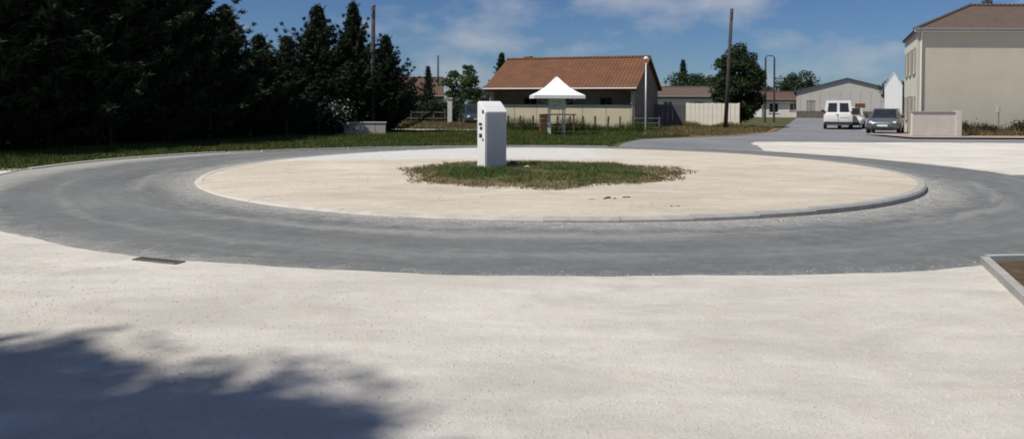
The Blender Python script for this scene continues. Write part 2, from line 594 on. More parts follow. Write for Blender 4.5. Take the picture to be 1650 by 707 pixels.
def grass_verts(xy, z, h, w, lean=0.5):
    n = len(xy)
    an = rng.uniform(0, 2 * np.pi, n)
    dx, dy = np.cos(an) * w * 0.5, np.sin(an) * w * 0.5
    hh = h * rng.uniform(0.45, 1.25, n)
    la = rng.uniform(0, 2 * np.pi, n)
    ll = hh * lean * rng.uniform(0.1, 1.2, n)
    b = np.column_stack([xy, np.broadcast_to(z, n)])
    p0 = b + np.column_stack([dx, dy, np.zeros(n)])
    p1 = b - np.column_stack([dx, dy, np.zeros(n)])
    p2 = b + np.column_stack([np.cos(la) * ll, np.sin(la) * ll, hh])
    return np.stack([p0, p1, p2], axis=1).reshape(-1, 3)


def inside(poly, pts):
    poly = np.array(poly, float)
    x, y = pts[:, 0], pts[:, 1]
    r = np.zeros(len(pts), bool)
    j = len(poly) - 1
    for i in range(len(poly)):
        xi, yi = poly[i]
        xj, yj = poly[j]
        c = ((yi > y) != (yj > y)) & (x < (xj - xi) * (y - yi) / (yj - yi + 1e-12) + xi)
        r ^= c
        j = i
    return r


# ------------------------------------------------------------------ the ground, road and island
def sheet(name, pts, z, mat, origin=(0, 0)):
    bm = bmesh.new()
    vs = [bm.verts.new((x - origin[0], y - origin[1], 0)) for x, y in pts]
    bm.faces.new(vs)
    bmesh.ops.triangulate(bm, faces=bm.faces)
    bmesh.ops.recalc_face_normals(bm, faces=bm.faces)
    for f in bm.faces:
        if f.normal.z < 0:
            f.normal_flip()
    me = bpy.data.meshes.new(name)
    bm.to_mesh(me)
    bm.free()
    me.materials.append(M[mat])
    o = from_mesh(name, me, loc=(origin[0], origin[1], z))
    return tag(o, kind='structure')


sheet('ground', [(-900, -300), (900, -300), (900, 1500), (-900, 1500)], 0.0, 'earth')

# outer edge of the carriageway, radius by bearing (degrees, counter-clockwise from +X)
EDGE = [(-180, 12.3), (-160, 11.9), (-140, 11.45), (-120, 11.35), (-90, 11.1), (-70, 11.2), (-45, 11.2), (-20, 10.9), (0, 10.6),
        (20, 10.7), (35, 10.9), (45, 11.2), (60, 11.0), (75, 10.5), (90, 10.4), (110, 10.3), (125, 10.6), (140, 11.2), (155, 12.0), (170, 12.3), (180, 12.3)]


def r_out(deg):
    deg = (deg + 180) % 360 - 180
    for (a, ra), (b, rb) in zip(EDGE, EDGE[1:]):
        if a <= deg <= b:
            u = (deg - a) / (b - a)
            u = u * u * (3 - 2 * u)
            return ra + (rb - ra) * u
    return 11.0


def wobble(deg):
    return 0.03 * math.sin(deg * 0.31) + 0.015 * math.sin(deg * 0.83 + 1) + 0.010 * math.sin(deg * 2.3 + 2)


ring_pts = []
for k in range(0, 360, 2):
    r = r_out(k) + 0.35
    ring_pts.append((CX + r * math.cos(R(k)), CY + r * math.sin(R(k))))
# ring as an annulus so its mesh has no slivers
bm = bmesh.new()
vi = [bm.verts.new(((RI - 0.3) * math.cos(R(k)), (RI - 0.3) * math.sin(R(k)), 0)) for k in range(0, 360, 2)]
vo = [bm.verts.new((x - CX, y - CY, 0)) for x, y in ring_pts]
for k in range(180):
    bm.faces.new((vi[k], vo[k], vo[(k + 1) % 180], vi[(k + 1) % 180]))
me = bpy.data.meshes.new('ring_road')
bm.to_mesh(me)
bm.free()
me.materials.append(M['asphalt_ring'])
tag(from_mesh('ring_road', me, loc=(CX, CY, 0.012)), kind='structure')

EXIT_LEFT = [(3.9, 27.9), (4.6, 31), (6.0, 34.6), (11.5, 38.6), (15.8, 45), (20, 55), (28, 75), (36, 95)]
sheet('street', EXIT_LEFT + [(60, 95), (60, 31.9), (12.0, 31.9), (11.0, 25.6), (8.4, 25.6), (5.5, 27.2)], 0.008, 'asphalt_street')


def edge_path(a0, a1, step=2, off=0.0):
    return [(CX + (r_out(k) + wobble(k) + off) * math.cos(R(k)), CY + (r_out(k) + wobble(k) + off) * math.sin(R(k)))
            for k in range(a0, a1 + (1 if step > 0 else -1), step)]


# pale crushed-limestone forecourt in front of the ring, a little proud of the asphalt, ragged edge
def slab_sheet(name, pts, z, mat, sub=0.0):
    """a sheet with a short skirt all round so its raised edge is real"""
    o = sheet(name, pts, z, mat)
    me = o.data
    bm = bmesh.new()
    bm.from_mesh(me)
    be = [e for e in bm.edges if e.is_boundary]
    g = bmesh.ops.extrude_edge_only(bm, edges=be)
    for v in g['geom']:
        if isinstance(v, bmesh.types.BMVert):
            v.co.z -= z - 0.002
    bm.to_mesh(me)
    bm.free()
    return o


fore = edge_path(-176, -14, 1)
slab_sheet('gravel_forecourt', fore + [(30, 12), (30, -25), (-30, -25), (-30, 14)], 0.030, 'gravel_fore')
apron = edge_path(-4, 46, 2)
jr = random.Random(3)
tipx = [(9.1 + (10.2 - 9.1) * k / 8 + jr.uniform(-.12, .12), 27.2 + 4.8 * k / 8) for k in range(8)]
topx = [(10.3 + k * .7, 32.1 + jr.uniform(-.14, .14) + .1 * math.sin(k * .7)) for k in range(28)]
slab_sheet('gravel_apron', apron + tipx + topx + [(45, 32.4), (45, 16.9)], 0.032, 'gravel_fore')

# lawn strip on the left and behind
VERGE = edge_path(184, 78, -2, 0.12) + [(3.7, 28.2), (4.4, 31.2), (5.8, 34.8), (9.0, 37.6), (8, 45.2), (-40, 45.2), (-40, 16.5)]
sheet('lawn', VERGE, 0.010, 'turf')
sheet('dry_verge', [(6.2, 35.0), (11.4, 38.8), (15.6, 45), (19.8, 55), (12, 56), (8.2, 45), (9.0, 38)], 0.006, 'dry_earth')
sheet('path', [(-12, 45.3), (-12, 47.0), (-1.0, 47.0), (2.5, 45.3)], 0.012, 'gravel_fore')
sheet('left_pavement', edge_path(181, 192, 2, 0.05) + [(-22, 13.8), (-22, 16.9)], 0.024, 'paving')
sheet('building_pavement', [(19.2, 36.0), (45, 36.0), (45, 41), (19.2, 41)], 0.09, 'paving')

# the island: gently domed gravel disc inside a kerb of separate stones
bm = bmesh.new()
rings = []
nseg = 96
rr = [RI - 0.12, RI - 0.5, 6.5, 5, 3.5, 2, 0.8]
zz = [0.112, 0.128, 0.14, 0.155, 0.165, 0.172, 0.175]

def kerb_drop(deg):
    """the kerb runs nearly flush on the left and near-left side"""
    return -0.085 * max(0.0, math.cos(R(min(90, abs((deg - 205 + 180) % 360 - 180) * 0.95)))) ** 0.7


for r, z in zip(rr, zz):
    rings.append([bm.verts.new((r * math.cos(2 * math.pi * k / nseg), r * math.sin(2 * math.pi * k / nseg),
                                z + kerb_drop(360 * k / nseg) * max(0, (r - 3) / 4.8) + 0.012 * math.sin(k * 0.9 + r * 3) * (r < 7))) for k in range(nseg)])
for a, b in zip(rings, rings[1:]):
    for k in range(nseg):
        bm.faces.new((a[k], a[(k + 1) % nseg], b[(k + 1) % nseg], b[k]))
bm.faces.new(rings[-1])
me = bpy.data.meshes.new('traffic_island')
bm.to_mesh(me)
bm.free()
me.materials.append(M['gravel_island'])
me.polygons.foreach_set('use_smooth', [True] * len(me.polygons))
island = tag(from_mesh('traffic_island', me, loc=(CX, CY, 0)), kind='structure')

NK = 48
half = math.pi / NK - 0.002 / RI
kv = MB()
prof = [(RI - 0.15, 0.0), (RI, 0.0), (RI, 0.085), (RI - 0.03, 0.118), (RI - 0.15, 0.122)]
arc = [-half, -half / 3, half / 3, half]
for a in arc:
    for (r, z) in prof:
        kv.v.append((r * math.cos(a), r * math.sin(a), z))
for i in range(3):
    for k in range(5):
        k2 = (k + 1) % 5
        kv.f.append((i * 5 + k, i * 5 + k2, (i + 1) * 5 + k2, (i + 1) * 5 + k))
kv.f.append(tuple(range(5)))
kv.f.append(tuple(15 + k for k in range(5)))
kme = kv.mesh('kerb_stone', 'concrete')
for k in range(NK):
    o = from_mesh('kerb_stone', kme, island, (random.uniform(-.006, .006), random.uniform(-.006, .006), random.uniform(-.006, .004) + kerb_drop(360 * k / NK)), 2 * math.pi * k / NK)

# flush kerb stones along the lawn edge (left and far side)
lk = empty('lawn_kerb')
tag(lk, kind='structure')
kb = MB().box(-0.484, 0.484, -0.06, 0.06, 0.0, 0.045).mesh('kerb_stone', 'concrete')
a = 78.0
while a < 180:
    r = r_out(a) + 0.05
    da = math.degrees(0.975 / r)
    x, y = CX + r * math.cos(R(a)), CY + r * math.sin(R(a))
    r2 = r_out(a + 0.5) + 0.05
    x2, y2 = CX + r2 * math.cos(R(a + .5)), CY + r2 * math.sin(R(a + .5))
    from_mesh('kerb_stone', kb, lk, (x, y, random.uniform(-.004, .006)), math.atan2(y2 - y, x2 - x))
    a += da

# soil bed with its kerb at the lower right
bed_poly = [(4.72, 7.46), (9.5, 8.0), (9.5, 2.0), (2.6, 2.0), (4.05, 5.8)]
sheet('soil_bed', bed_poly, 0.05, 'bed_soil')
bed = bpy.data.objects['soil_bed']
kb2 = MB().box(-0.487, 0.487, -0.04, 0.04, 0.0, 0.095).mesh('kerb_stone', 'concrete')
for (p, q) in (((4.72, 7.46), (4.05, 5.8)), ((4.05, 5.8), (2.6, 2.0)), ((4.78, 7.52), (9.4, 8.0))):
    p, q = Vector(p), Vector(q)
    L = (q - p).length
    n = max(1, round(L / 0.98))
    for i in range(n):
        c = p + (q - p) * ((i + 0.5) / n)
        o = from_mesh('kerb_stone', kb2, bed, (c.x, c.y, random.uniform(-.05, -.04)), math.atan2(q.y - p.y, q.x - p.x), (L / n / 0.98, 1, 1))

# gully opening at the edge of the forecourt
g = empty('drain_grate', (-3.50, 7.42, 0.031), R(-21))
tag(g, 'dark iron drain grate at the gravel edge, lower left of the ring road', 'drain')
MB().box(-.28, .28, -.065, -.05, 0, .012).box(-.28, .28, .05, .065, 0, .012).box(-.28, -.26, -.05, .05, 0, .012).box(.26, .28, -.05, .05, 0, .012).build('frame', 'cast_iron', g)
MB().quad((-.26, -.05, .002), (.26, -.05, .002), (.26, .05, .002), (-.26, .05, .002)).build('pit', 'mark_black', g)
bar = MB().box(-.012, .012, -.05, .05, .003, .010).mesh('bar', 'cast_iron')
for k in range(9):
    from_mesh('bar', bar, g, (-.22 + k * .055, 0, 0))

# ------------------------------------------------------------------ loose stones
def stones(name, pts, z, smin, smax, mat):
    vs = []
    base = np.array([(1, 0, 0), (0, 1, 0), (-1, 0, 0), (0, -1, 0), (0, 0, .8)], float)
    tri = [(0, 1, 4), (1, 2, 4), (2, 3, 4), (3, 0, 4)]
    n = len(pts)
    s = rng.uniform(smin, smax, n) ** 1.0
    an = rng.uniform(0, 6.28, n)
    jit = rng.uniform(0.6, 1.3, (n, 5, 3))
    b = base[None] * jit * s[:, None, None]
    c, sn = np.cos(an)[:, None], np.sin(an)[:, None]
    x = b[:, :, 0] * c - b[:, :, 1] * sn + pts[:, 0:1]
    y = b[:, :, 0] * sn + b[:, :, 1] * c + pts[:, 1:2]
    zq = b[:, :, 2] + np.broadcast_to(np.asarray(z, float).reshape(-1, 1) if np.ndim(z) else z, (n, 1))
    v = np.stack([x, y, zq], axis=2)
    out = np.concatenate([v[:, list(q), :] for q in tri], axis=1).reshape(-1, 3)
    o = from_mesh(name, np_mesh(name, out, 3, mat))
    return tag(o, kind='stuff')


n = 14000
yy = 2.8 + 6.0 * rng.random(n) ** 1.5
xx = rng.uniform(-1, 1, n) * (0.75 * yy + 0.5)
p = np.column_stack([xx, yy])
keep = (np.hypot(xx - CX, yy - CY) > 11.6) & ~inside(bed_poly, p)
tag(stones('forecourt_pebbles', p[keep], 0.030, 0.003, 0.011, 'gravel_fore'), 'small pale limestone chippings strewn over the gravel forecourt', 'pebbles')


n = 2600
an = rng.uniform(R(-165), R(-20), n)
ra = np.interp(np.degrees(an), [e[0] for e in EDGE], [e[1] for e in EDGE]) - np.abs(rng.normal(0, .16, n)) + .06
p = np.column_stack([CX + ra * np.cos(an), CY + ra * np.sin(an)])
tag(stones('edge_grit', p, 0.012, 0.002, 0.008, 'gravel_fore'), 'pale grit spilt from the gravel on to the near edge of the asphalt', 'grit')
n = 3000
an = rng.uniform(0, 6.28, n)
ra = RI + np.abs(rng.normal(0, .25, n)) + .02
p = np.column_stack([CX + ra * np.cos(an), CY + ra * np.sin(an)])
tag(stones('kerb_grit', p, 0.012, 0.003, 0.010, 'gravel_fore'), 'pale grit lying on the asphalt along the island kerb', 'grit')


def island_z(x, y):
    r_ = np.hypot(x - CX, y - CY)
    dg = np.degrees(np.arctan2(y - CY, x - CX))
    dr = -0.085 * np.clip(np.cos(np.radians(np.minimum(90, np.abs((dg - 205 + 180) % 360 - 180) * 0.95))), 0, 1) ** 0.7
    return np.interp(r_, rr[::-1], zz[::-1]) + dr * np.clip((r_ - 3) / 4.8, 0, None)


n = 3500
an = rng.uniform(0, 6.28, n)
ra = 7.6 * np.sqrt(rng.random(n))
p = np.column_stack([CX + ra * np.cos(an), CY + ra * np.sin(an)])
tag(stones('island_pebbles', p, island_z(p[:, 0], p[:, 1]), 0.008, 0.022, 'gravel_island'), 'pale chippings lying on the roundabout island gravel', 'pebbles')

# dark clods of earth on the near side of the island
for (cx_, cy_, r, w) in ((1.55, 11.9, .10, 'largest of the dark clods below the grass patch'), (1.85, 12.0, .07, 'small dark clod right of the largest one below the grass patch'),
                         (1.25, 11.75, .06, 'small dark clod left of the largest one below the grass patch'), (2.42, 11.05, .07, 'lone dark clod near the island kerb, right of centre')):
    m = MB()
    for k in range(5):
        cx2, cy2, q_ = random.uniform(-r, r) * .9, random.uniform(-r, r) * .6, r * random.uniform(.25, .5)
        m.tube([(cx2, cy2, -.01), (cx2 + .2 * q_, cy2, q_ * .25), (cx2, cy2 + .1 * q_, q_ * .5)], [q_, q_ * .85, q_ * .25], 7)
    tag(m.build('earth_clod', 'patch_soil', None, True, loc=(cx_, cy_, float(island_z(cx_, cy_)) - .005)), w, 'clod', 'earth clods on the island gravel')

# ------------------------------------------------------------------ grass patch and the stele on the island
PX, PY, PRX, PRY = 0.62, 15.85, 2.8, 2.6


def patch_r(an):
    return 1 + 0.05 * np.sin(an * 3 + 1) + 0.04 * np.sin(an * 7) + 0.03 * np.sin(an * 13 + 2)


pts = []
for k in range(72):
    q = 2 * math.pi * k / 72
    f = float(patch_r(q)) * (1.03 + .025 * math.sin(k * 2.1) + .02 * math.sin(k * 5.7))
    pts.append((PX + PRX * f * math.cos(q), PY + PRY * f * math.sin(q)))
bm = bmesh.new()
cv = bm.verts.new((0, 0, 0.205))
v1, v2 = [], []
for (x, y) in pts:
    v1.append(bm.verts.new((x - PX, y - PY, float(island_z(x, y)) - 0.004)))
    xm, ym = PX + (x - PX) * .85, PY + (y - PY) * .85
    v2.append(bm.verts.new((xm - PX, ym - PY, float(island_z(xm, ym)) + 0.02)))
for k in range(72):
    k2 = (k + 1) % 72
    bm.faces.new((v1[k], v1[k2], v2[k2], v2[k]))
    bm.faces.new((v2[k], v2[k2], cv))
me = bpy.data.meshes.new('patch_soil')
bm.to_mesh(me)
bm.free()
me.materials.append(M['patch_soil'])
tag(from_mesh('patch_soil', me, loc=(PX, PY, 0)), kind='structure')
n = 26000
an = rng.uniform(0, 6.28, n)
q = np.sqrt(rng.random(n)) * patch_r(an)
xy = np.column_stack([PX + PRX * q * np.cos(an), PY + PRY * q * np.sin(an)])
bare = np.sin(xy[:, 0] * 4.3 + 1.7 * np.sin(xy[:, 1] * 3.1)) * np.sin(xy[:, 1] * 3.7 + xy[:, 0])
thin = rng.random(n) < np.clip(1.25 - 1.1 * np.clip((q - .55) / .45, 0, 1) - .35 * bare * (q > .4), .08, 1)
xy, q = xy[thin], q[thin]
hgt = np.where(q > .8, 0.05, 0.085) * (1 + .5 * np.sin(xy[:, 0] * 3.1 + np.sin(xy[:, 1] * 2) * 2) * np.sin(xy[:, 1] * 2.3))
o = from_mesh('island_grass', np_mesh('island_grass', grass_verts(xy, island_z(xy[:, 0], xy[:, 1]) + 0.01, hgt, 0.022, 0.8), 3, 'grass_patch'))
tag(o, 'oval patch of short green grass on the roundabout island', 'grass', kind='stuff')
n = 5200
an = rng.uniform(0, 6.28, n)
q = (0.74 + 0.36 * rng.random(n)) * patch_r(an)
xy = np.column_stack([PX + PRX * q * np.cos(an), PY + PRY * q * np.sin(an)])
o = from_mesh('island_dry_grass', np_mesh('island_dry_grass', grass_verts(xy, island_z(xy[:, 0], xy[:, 1]) + .005, 0.06, 0.02, 1.2), 3, 'grass_dry'))
tag(o, 'straw-coloured dry grass fringing the green patch on the island', 'grass', kind='stuff')

# marker stone: profile in (y,z) extruded along x; front (grey) face looks to -y
st = empty('marker_stele', (-0.44, 16.55, 0.16), R(33))
tag(st, 'grey and white marker stele with curved white top on the island grass', 'monument')
W_, D_, H1, H2 = 0.27, 0.165, 1.24, 1.47
side = [(-D_, 0.0), (D_, 0.0), (D_, H2 - .04), (D_ - .04, H2)]
nb = 7
curve = []
for k in range(nb + 1):
    u = k / nb
    curve.append((-D_ + 0.29 * u, H1 + (H2 - H1) * (0.72 * u + 0.28 * math.sin(u * math.pi / 2))))
body_prof = [(-D_, -.06), (D_, -.06), (D_, H2)] + curve[::-1]
MB().prism(body_prof, 'x', -W_ + .02, W_).build('core', 'stele_white', st, bevel=.008)
MB().box(-W_ + .03, W_ - .006, -D_ - .012, -D_ - .001, -.06, H1 - .01).build('face_panel', 'stele_grey', st)
MB().prism([(p_, q_ + (.012 if q_ > 0 else 0)) for p_, q_ in body_prof], 'x', -W_ - .006, -W_ + .018).build('edge_panel', 'stele_white', st, bevel=.006)
MB().prism(curve + [(D_, H2), (D_, H2 + .03)] + [(a_ - .005, b_ + .03) for a_, b_ in curve[::-1]], 'x', -W_ + .022, W_ + .02).build('cap', 'stele_white', st, bevel=.008)
for (y0, z0, w, h) in ((-.08, 1.27, .07, .075), (.03, 1.00, .13, .055), (.0, .91, .10, .065), (.02, .75, .12, .085), (-.08, .66, .05, .05)):
    MB().box(-W_ - .014, -W_ - .007, y0 - w / 2, y0 + w / 2, z0 - h / 2, z0 + h / 2).build('mark', 'mark_black', st)
m = MB().tube([(0, 0, -.03), (.01, 0, .08), (0, .02, .15)], [.17, .15, .05], 7)
tag(m.build('boulder', 'stone_dark', None, False, .01, loc=(.02, 16.75, .175)), 'low dark boulder in the grass right of the marker stele', 'stone')
m = MB().tube([(0, 0, -.02), (.01, 0, .03), (0, .01, .06)], [.10, .09, .03], 7)
tag(m.build('pale_stone', 'stone_pale', None, False, .008, loc=(.33, 16.7, .175)), 'small pale stone in the grass right of the dark boulder', 'stone')

# ------------------------------------------------------------------ lawn grass
def grass_in(name, poly, n, h, w, mat, label, z=0.01, lean=.6, avoid=None, clump=0.0):
    poly_a = np.array(poly)
    lo, hi = poly_a.min(0), poly_a.max(0)
    p = rng.uniform(lo, hi, (n, 2))
    p = p[inside(poly, p)]
    vis = np.abs(p[:, 0]) < 0.72 * p[:, 1] + 1.5
    p = p[vis]
    if avoid is not None:
        p = p[~avoid(p)]
    if clump:
        f = np.sin(p[:, 0] * 1.7 + np.sin(p[:, 1] * .9) * 2) + np.sin(p[:, 1] * 1.3 + p[:, 0] * .5)
        h = h * (1 + clump * f)
    o = from_mesh(name, np_mesh(name, grass_verts(p, z, h, w, lean), 3, mat))
    return tag(o, label, 'grass', kind='stuff')


grass_in('lawn_grass', VERGE, 210000, 0.11, 0.035, 'grass_green', 'green verge grass between the ring road and the dark trees', clump=.25)
grass_in('meadow_grass', [(-14, 47), (-14, 62), (9, 62), (9, 49), (3, 46.2), (-1, 47.1)], 70000, 0.22, 0.05, 'grass_dry', 'dry olive grass beyond the pale path, left of the tiled house', z=0, clump=.3)
grass_in('dry_verge_grass', [(6.2, 36.2), (11.2, 39.3), (15.3, 45), (19.3, 55), (12, 56), (8, 45)], 26000, 0.16, 0.05, 'grass_dry', 'brownish dry grass on the verge before the cream fence', z=0, clump=.3)
grass_in('bed_grass', [(5.0, 7.2), (9.3, 7.7), (9.3, 3.0), (4.6, 6.0)], 2500, 0.05, 0.012, 'grass_dry', 'sparse dry grass in the soil bed at the right edge', z=0.05)
grass_in('fence_weeds', [(-.5, 44.6), (9, 42.6), (9, 43.6), (-.5, 45.6)], 9000, 0.55, 0.05, 'grass_green', 'tall weeds growing along the wire fence before the house', z=0, clump=.35)
grass_in('fence_foot_weeds', [(12.2, 52.2), (15.9, 50.6), (16.2, 51.2), (12.2, 53.2)], 9000, 0.42, 0.05, 'grass_dry', 'dry weeds along the foot of the cream fence', z=0, clump=.3)
grass_in('wall_weeds', [(22.4, 38.4), (45, 38.4), (45, 39.6), (22.4, 39.6)], 9000, 0.45, 0.06, 'grass_dry', 'dry weeds along the foot of the large beige building', z=0.09, clump=.35)

# ------------------------------------------------------------------ trees
def conifer_meshes(H, rad, mat, seed, dens=1.0, low=0.04, up=0.45, ex=0.85):
    r = np.random.default_rng(seed)
    tr = MB()
    tr.tube([(0, 0, -.1), (.03, 0, H * .3), (-.02, .03, H * .65), (0, 0, H * .97)], [H * .022, H * .017, H * .01, .012], 8)
    cen, bia = [], []
    nb_ = int(170 * dens)
    for i in range(nb_):
        tt = low + (1 - low) * (i + r.random()) / nb_
        z0 = H * tt
        L = rad * (1 - tt) ** ex * (r.uniform(.45, 1.0) if r.random() < .8 else r.uniform(1.0, 1.5)) + .08
        if tt < .12:
            L *= .8
        az = i * 2.399 + r.uniform(-.4, .4)
        d = np.array([math.cos(az), math.sin(az), 0])
        lift = up * r.uniform(.3, 1.3)
        p_end = None
        ns_ = max(3, int(L / .16))
        for k in range(ns_ + 1):
            u = k / ns_
            p_ = d * L * u + np.array([0, 0, z0 + L * (lift * u * u - .12 * u)])
            m_ = int(7 * dens + 4)
            sp = .035 + .085 * (1 - u)
            cen.append(p_ + r.normal(size=(m_, 3)) * sp)
            bb = d * .8 + np.array([0, 0, .7])
            bia.append(np.repeat(bb[None] / np.linalg.norm(bb), m_, 0))
            p_end = p_
        if i % 3 == 0 and L > .5:
            tr.tube([(0, 0, z0), tuple(p_end * .5 + np.array([0, 0, z0]) * .5), tuple(p_end)], [.035, .022, .006], 5, False)
    cen, bia = np.concatenate(cen), np.concatenate(bia)
    v = leaf_verts(cen, .24, .055, bia, .45)
    return tr.mesh('trunk', 'bark', True), np_mesh('crown', v, 4, mat)


def broad_meshes(H, rad, mat, seed, nclump=60, leaves=130, leaf=.16, base=.28, spread=.34, squash=.95):
    r = np.random.default_rng(seed)
    tr = MB()
    tr.tube([(0, 0, -.1), (.04, .02, H * .25), (-.03, .02, H * .5), (0, 0, H * .8)], [H * .03, H * .024, H * .016, .02], 8)
    zc, hz = H * (base + 1) / 2, H * (1 - base) / 2
    cen = []
    for i in range(nclump):
        dvec = r.normal(size=3)
        dvec /= np.linalg.norm(dvec)
        q_ = r.uniform(.35, .95) ** .6
        c_ = np.array([dvec[0] * rad * q_, dvec[1] * rad * q_, zc + dvec[2] * hz * q_ * squash])
        sz = rad * spread * r.uniform(.5, 1.15)
        m_ = int(leaves * r.uniform(.6, 1.3))
        e = r.normal(size=(m_, 3))
        e /= np.linalg.norm(e, axis=1, keepdims=True)
        cen.append(c_ + e * sz * r.uniform(.5, 1.0, (m_, 1)) * np.array([1, 1, .75]))
        if i % 4 == 0:
            tr.tube([(0, 0, H * r.uniform(.25, .5)), tuple(c_ * .5 + np.array([0, 0, H * .2])), tuple(c_)], [H * .011, H * .007, .008], 5, False)
    return tr.mesh('trunk', 'bark', True), np_mesh('crown', leaf_verts(np.concatenate(cen), leaf, leaf * .6), 4, mat)


def tree(name, meshes, loc, label, group=None, rz=0.0, s=1.0, sz=None, cat='tree'):
    e = tag(empty(name, loc, rz), label, cat, group)
    sc = (s, s, sz if sz else s)
    from_mesh('trunk', meshes[0], e, scale=sc)
    from_mesh('crown', meshes[1], e, scale=sc)
    return e


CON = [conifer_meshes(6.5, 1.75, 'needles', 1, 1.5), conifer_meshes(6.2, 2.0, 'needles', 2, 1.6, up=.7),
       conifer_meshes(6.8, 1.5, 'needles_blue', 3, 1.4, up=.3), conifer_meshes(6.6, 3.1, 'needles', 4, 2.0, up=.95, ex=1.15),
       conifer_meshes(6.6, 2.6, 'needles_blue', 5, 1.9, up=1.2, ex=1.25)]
GR = 'conifers in the dark row left of the ring road'
ordw = ['nearest the utility pole', 'second from the utility pole', 'third from the utility pole', 'fourth from the utility pole', 'fifth from the utility pole',
        'sixth from the utility pole', 'seventh from the utility pole', 'eighth from the utility pole', 'ninth from the utility pole', 'tenth from the utility pole',
        'eleventh from the utility pole', 'last at the left edge of the picture']
#        x      y     height kind
ROW = [(-7.1, 42.3, 5.3, 3, .95), (-8.8, 41.6, 7.0, 3, 1.0), (-10.3, 39.8, 6.6, 3, 1.15), (-11.2, 37.4, 4.8, 4, 1.1), (-11.9, 35.4, 4.7, 3, 1.0), (-12.9, 33.7, 5.8, 3, 1.2),
       (-13.6, 31.8, 7.2, 1, 1.7), (-14.5, 29.8, 8.4, 0, 1.9), (-15.4, 27.6, 8.8, 1, 1.9), (-16.6, 25.4, 9.2, 0, 2.0), (-17.8, 23.2, 9.2, 1, 2.0), (-19.2, 20.8, 9.4, 0, 2.0)]
H0 = [6.5, 6.2, 6.8, 6.6, 6.6]
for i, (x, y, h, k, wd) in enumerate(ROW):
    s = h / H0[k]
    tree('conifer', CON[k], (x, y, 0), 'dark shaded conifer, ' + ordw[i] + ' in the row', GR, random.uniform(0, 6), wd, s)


def hedge_mesh(name, L, depth, H, n, mat, leaf=.16):
    c = np.column_stack([rng.uniform(0, L, n), rng.uniform(-depth / 2, depth / 2, n), rng.random(n) ** .7 * H])
    top = H * (.9 + .12 * np.sin(c[:, 0] * 1.9) + .07 * np.sin(c[:, 0] * 5.3 + 1))
    c[:, 2] = np.minimum(c[:, 2], 1e9) * (top / H)
    return np_mesh(name, leaf_verts(c, leaf, leaf * .6), 4, mat)


def hedge(name, p, q, depth, H, n, mat, label, leaf=.16, core=True, cat='hedge'):
    p, q = Vector(p), Vector(q)
    d = q - p
    e = tag(empty(name, (p.x, p.y, 0), math.atan2(d.y, d.x)), label, cat)
    from_mesh('foliage', hedge_mesh('foliage', d.length, depth, H, n, mat, leaf), e)
    if core:
        m_ = MB()
        k = 0.2
        while k < d.length:
            m_.tube([(k, 0, 0), (k + .05, .05, H * .45), (k - .05, -.05, H * .8)], [.035, .025, .01], 5)
            k += .45
        m_.build('stems', 'bark', e)
    return e


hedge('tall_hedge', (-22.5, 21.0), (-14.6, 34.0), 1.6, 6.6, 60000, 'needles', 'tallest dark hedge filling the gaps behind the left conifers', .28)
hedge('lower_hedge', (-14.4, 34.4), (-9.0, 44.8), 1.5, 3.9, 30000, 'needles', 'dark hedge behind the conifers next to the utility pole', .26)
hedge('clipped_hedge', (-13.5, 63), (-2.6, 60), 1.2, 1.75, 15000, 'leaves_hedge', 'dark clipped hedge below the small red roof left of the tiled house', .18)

# off to the left behind the viewer: the trees whose shade falls on the forecourt
BR = broad_meshes(13.6, 3.3, 'leaves_dark', 21, 240, 260, .2, .2, .27)
tree('shade_tree', BR, (-9.5, -1.1, 0), 'leafy tree whose shade falls on the lower left gravel', 'shade trees left of the forecourt', 0.4)
tree('shade_tree', BR, (-12.8, -1.0, 0), 'leafy tree whose shade fills the lower left corner', 'shade trees left of the forecourt', 2.4, 0.95)

B1 = broad_meshes(5.6, 1.55, 'leaves_mid', 31, 60, 110, .19, .2)
B2 = broad_meshes(6.0, 1.75, 'leaves_dark', 32, 150, 190, .2, .02, .36)
B3 = broad_meshes(7.0, 3.2, 'leaves_dark', 33, 60, 110, .34, .12, .36)
tree('garden_tree', B1, (-4.1, 62, 0), 'bright green leafy tree between the small red roof and the tiled house', rz=.5, s=1.05, sz=.88)
tree('round_tree', B2, (16.3, 54, 0), 'large dark round tree behind the leaning utility pole', rz=1.0)
FAR = [(-7.6, 68, 2, .72, 'dark conifer top behind the small red-roofed house', 'c'), (-1.0, 72, 0, .98, 'dark conifer tip rising above the left end of the tiled roof', 'c'),
       (21.6, 95, 2, 1.05, 'far slim conifer right of the tiled house gable', 'c'), (20.5, 88, 3, .80, 'low dark tree left of the round tree', 'b'),
       (23.6, 92, 3, .80, 'dark tree close behind the round tree on its left', 'b'), (42.5, 112, 3, .98, 'tallest dark tree left of the grey warehouse roof', 'b'),
       (38.5, 116, 3, .72, 'dark tree beside the twin poles above the far low house', 'b'), (47.5, 122, 3, .80, 'dark tree behind the left slope of the grey warehouse', 'b'),
       (53, 125, 3, .74, 'dark tree behind the ridge of the grey warehouse', 'b'), (61, 122, 3, .66, 'dark tree behind the right slope of the grey warehouse', 'b'),
       (-18, 105, 3, .62, 'far tree behind the left end of the conifer row', 'b'), (-11, 98, 3, .60, 'far tree behind the small red roof', 'b'),
       (16, 110, 3, .55, 'far bush behind the pale house by the gable', 'b'), (31.5, 115, 3, .60, 'far tree behind the round tree on its right', 'b'),
       (-3.5, 90, 3, .55, 'far tree behind the bright green garden tree', 'b'), (37.3, 72, 3, .62, 'dark tree behind the narrow white gable', 'b')]
for (x, y, k, s, lab, kind) in FAR:
    if kind == 'c':
        tree('far_conifer', CON[k], (x, y, 0), lab, 'far conifers', random.uniform(0, 6), s)
    else:
        tree('far_tree', B3, (x, y, 0), lab, 'far trees', random.uniform(0, 6), s)

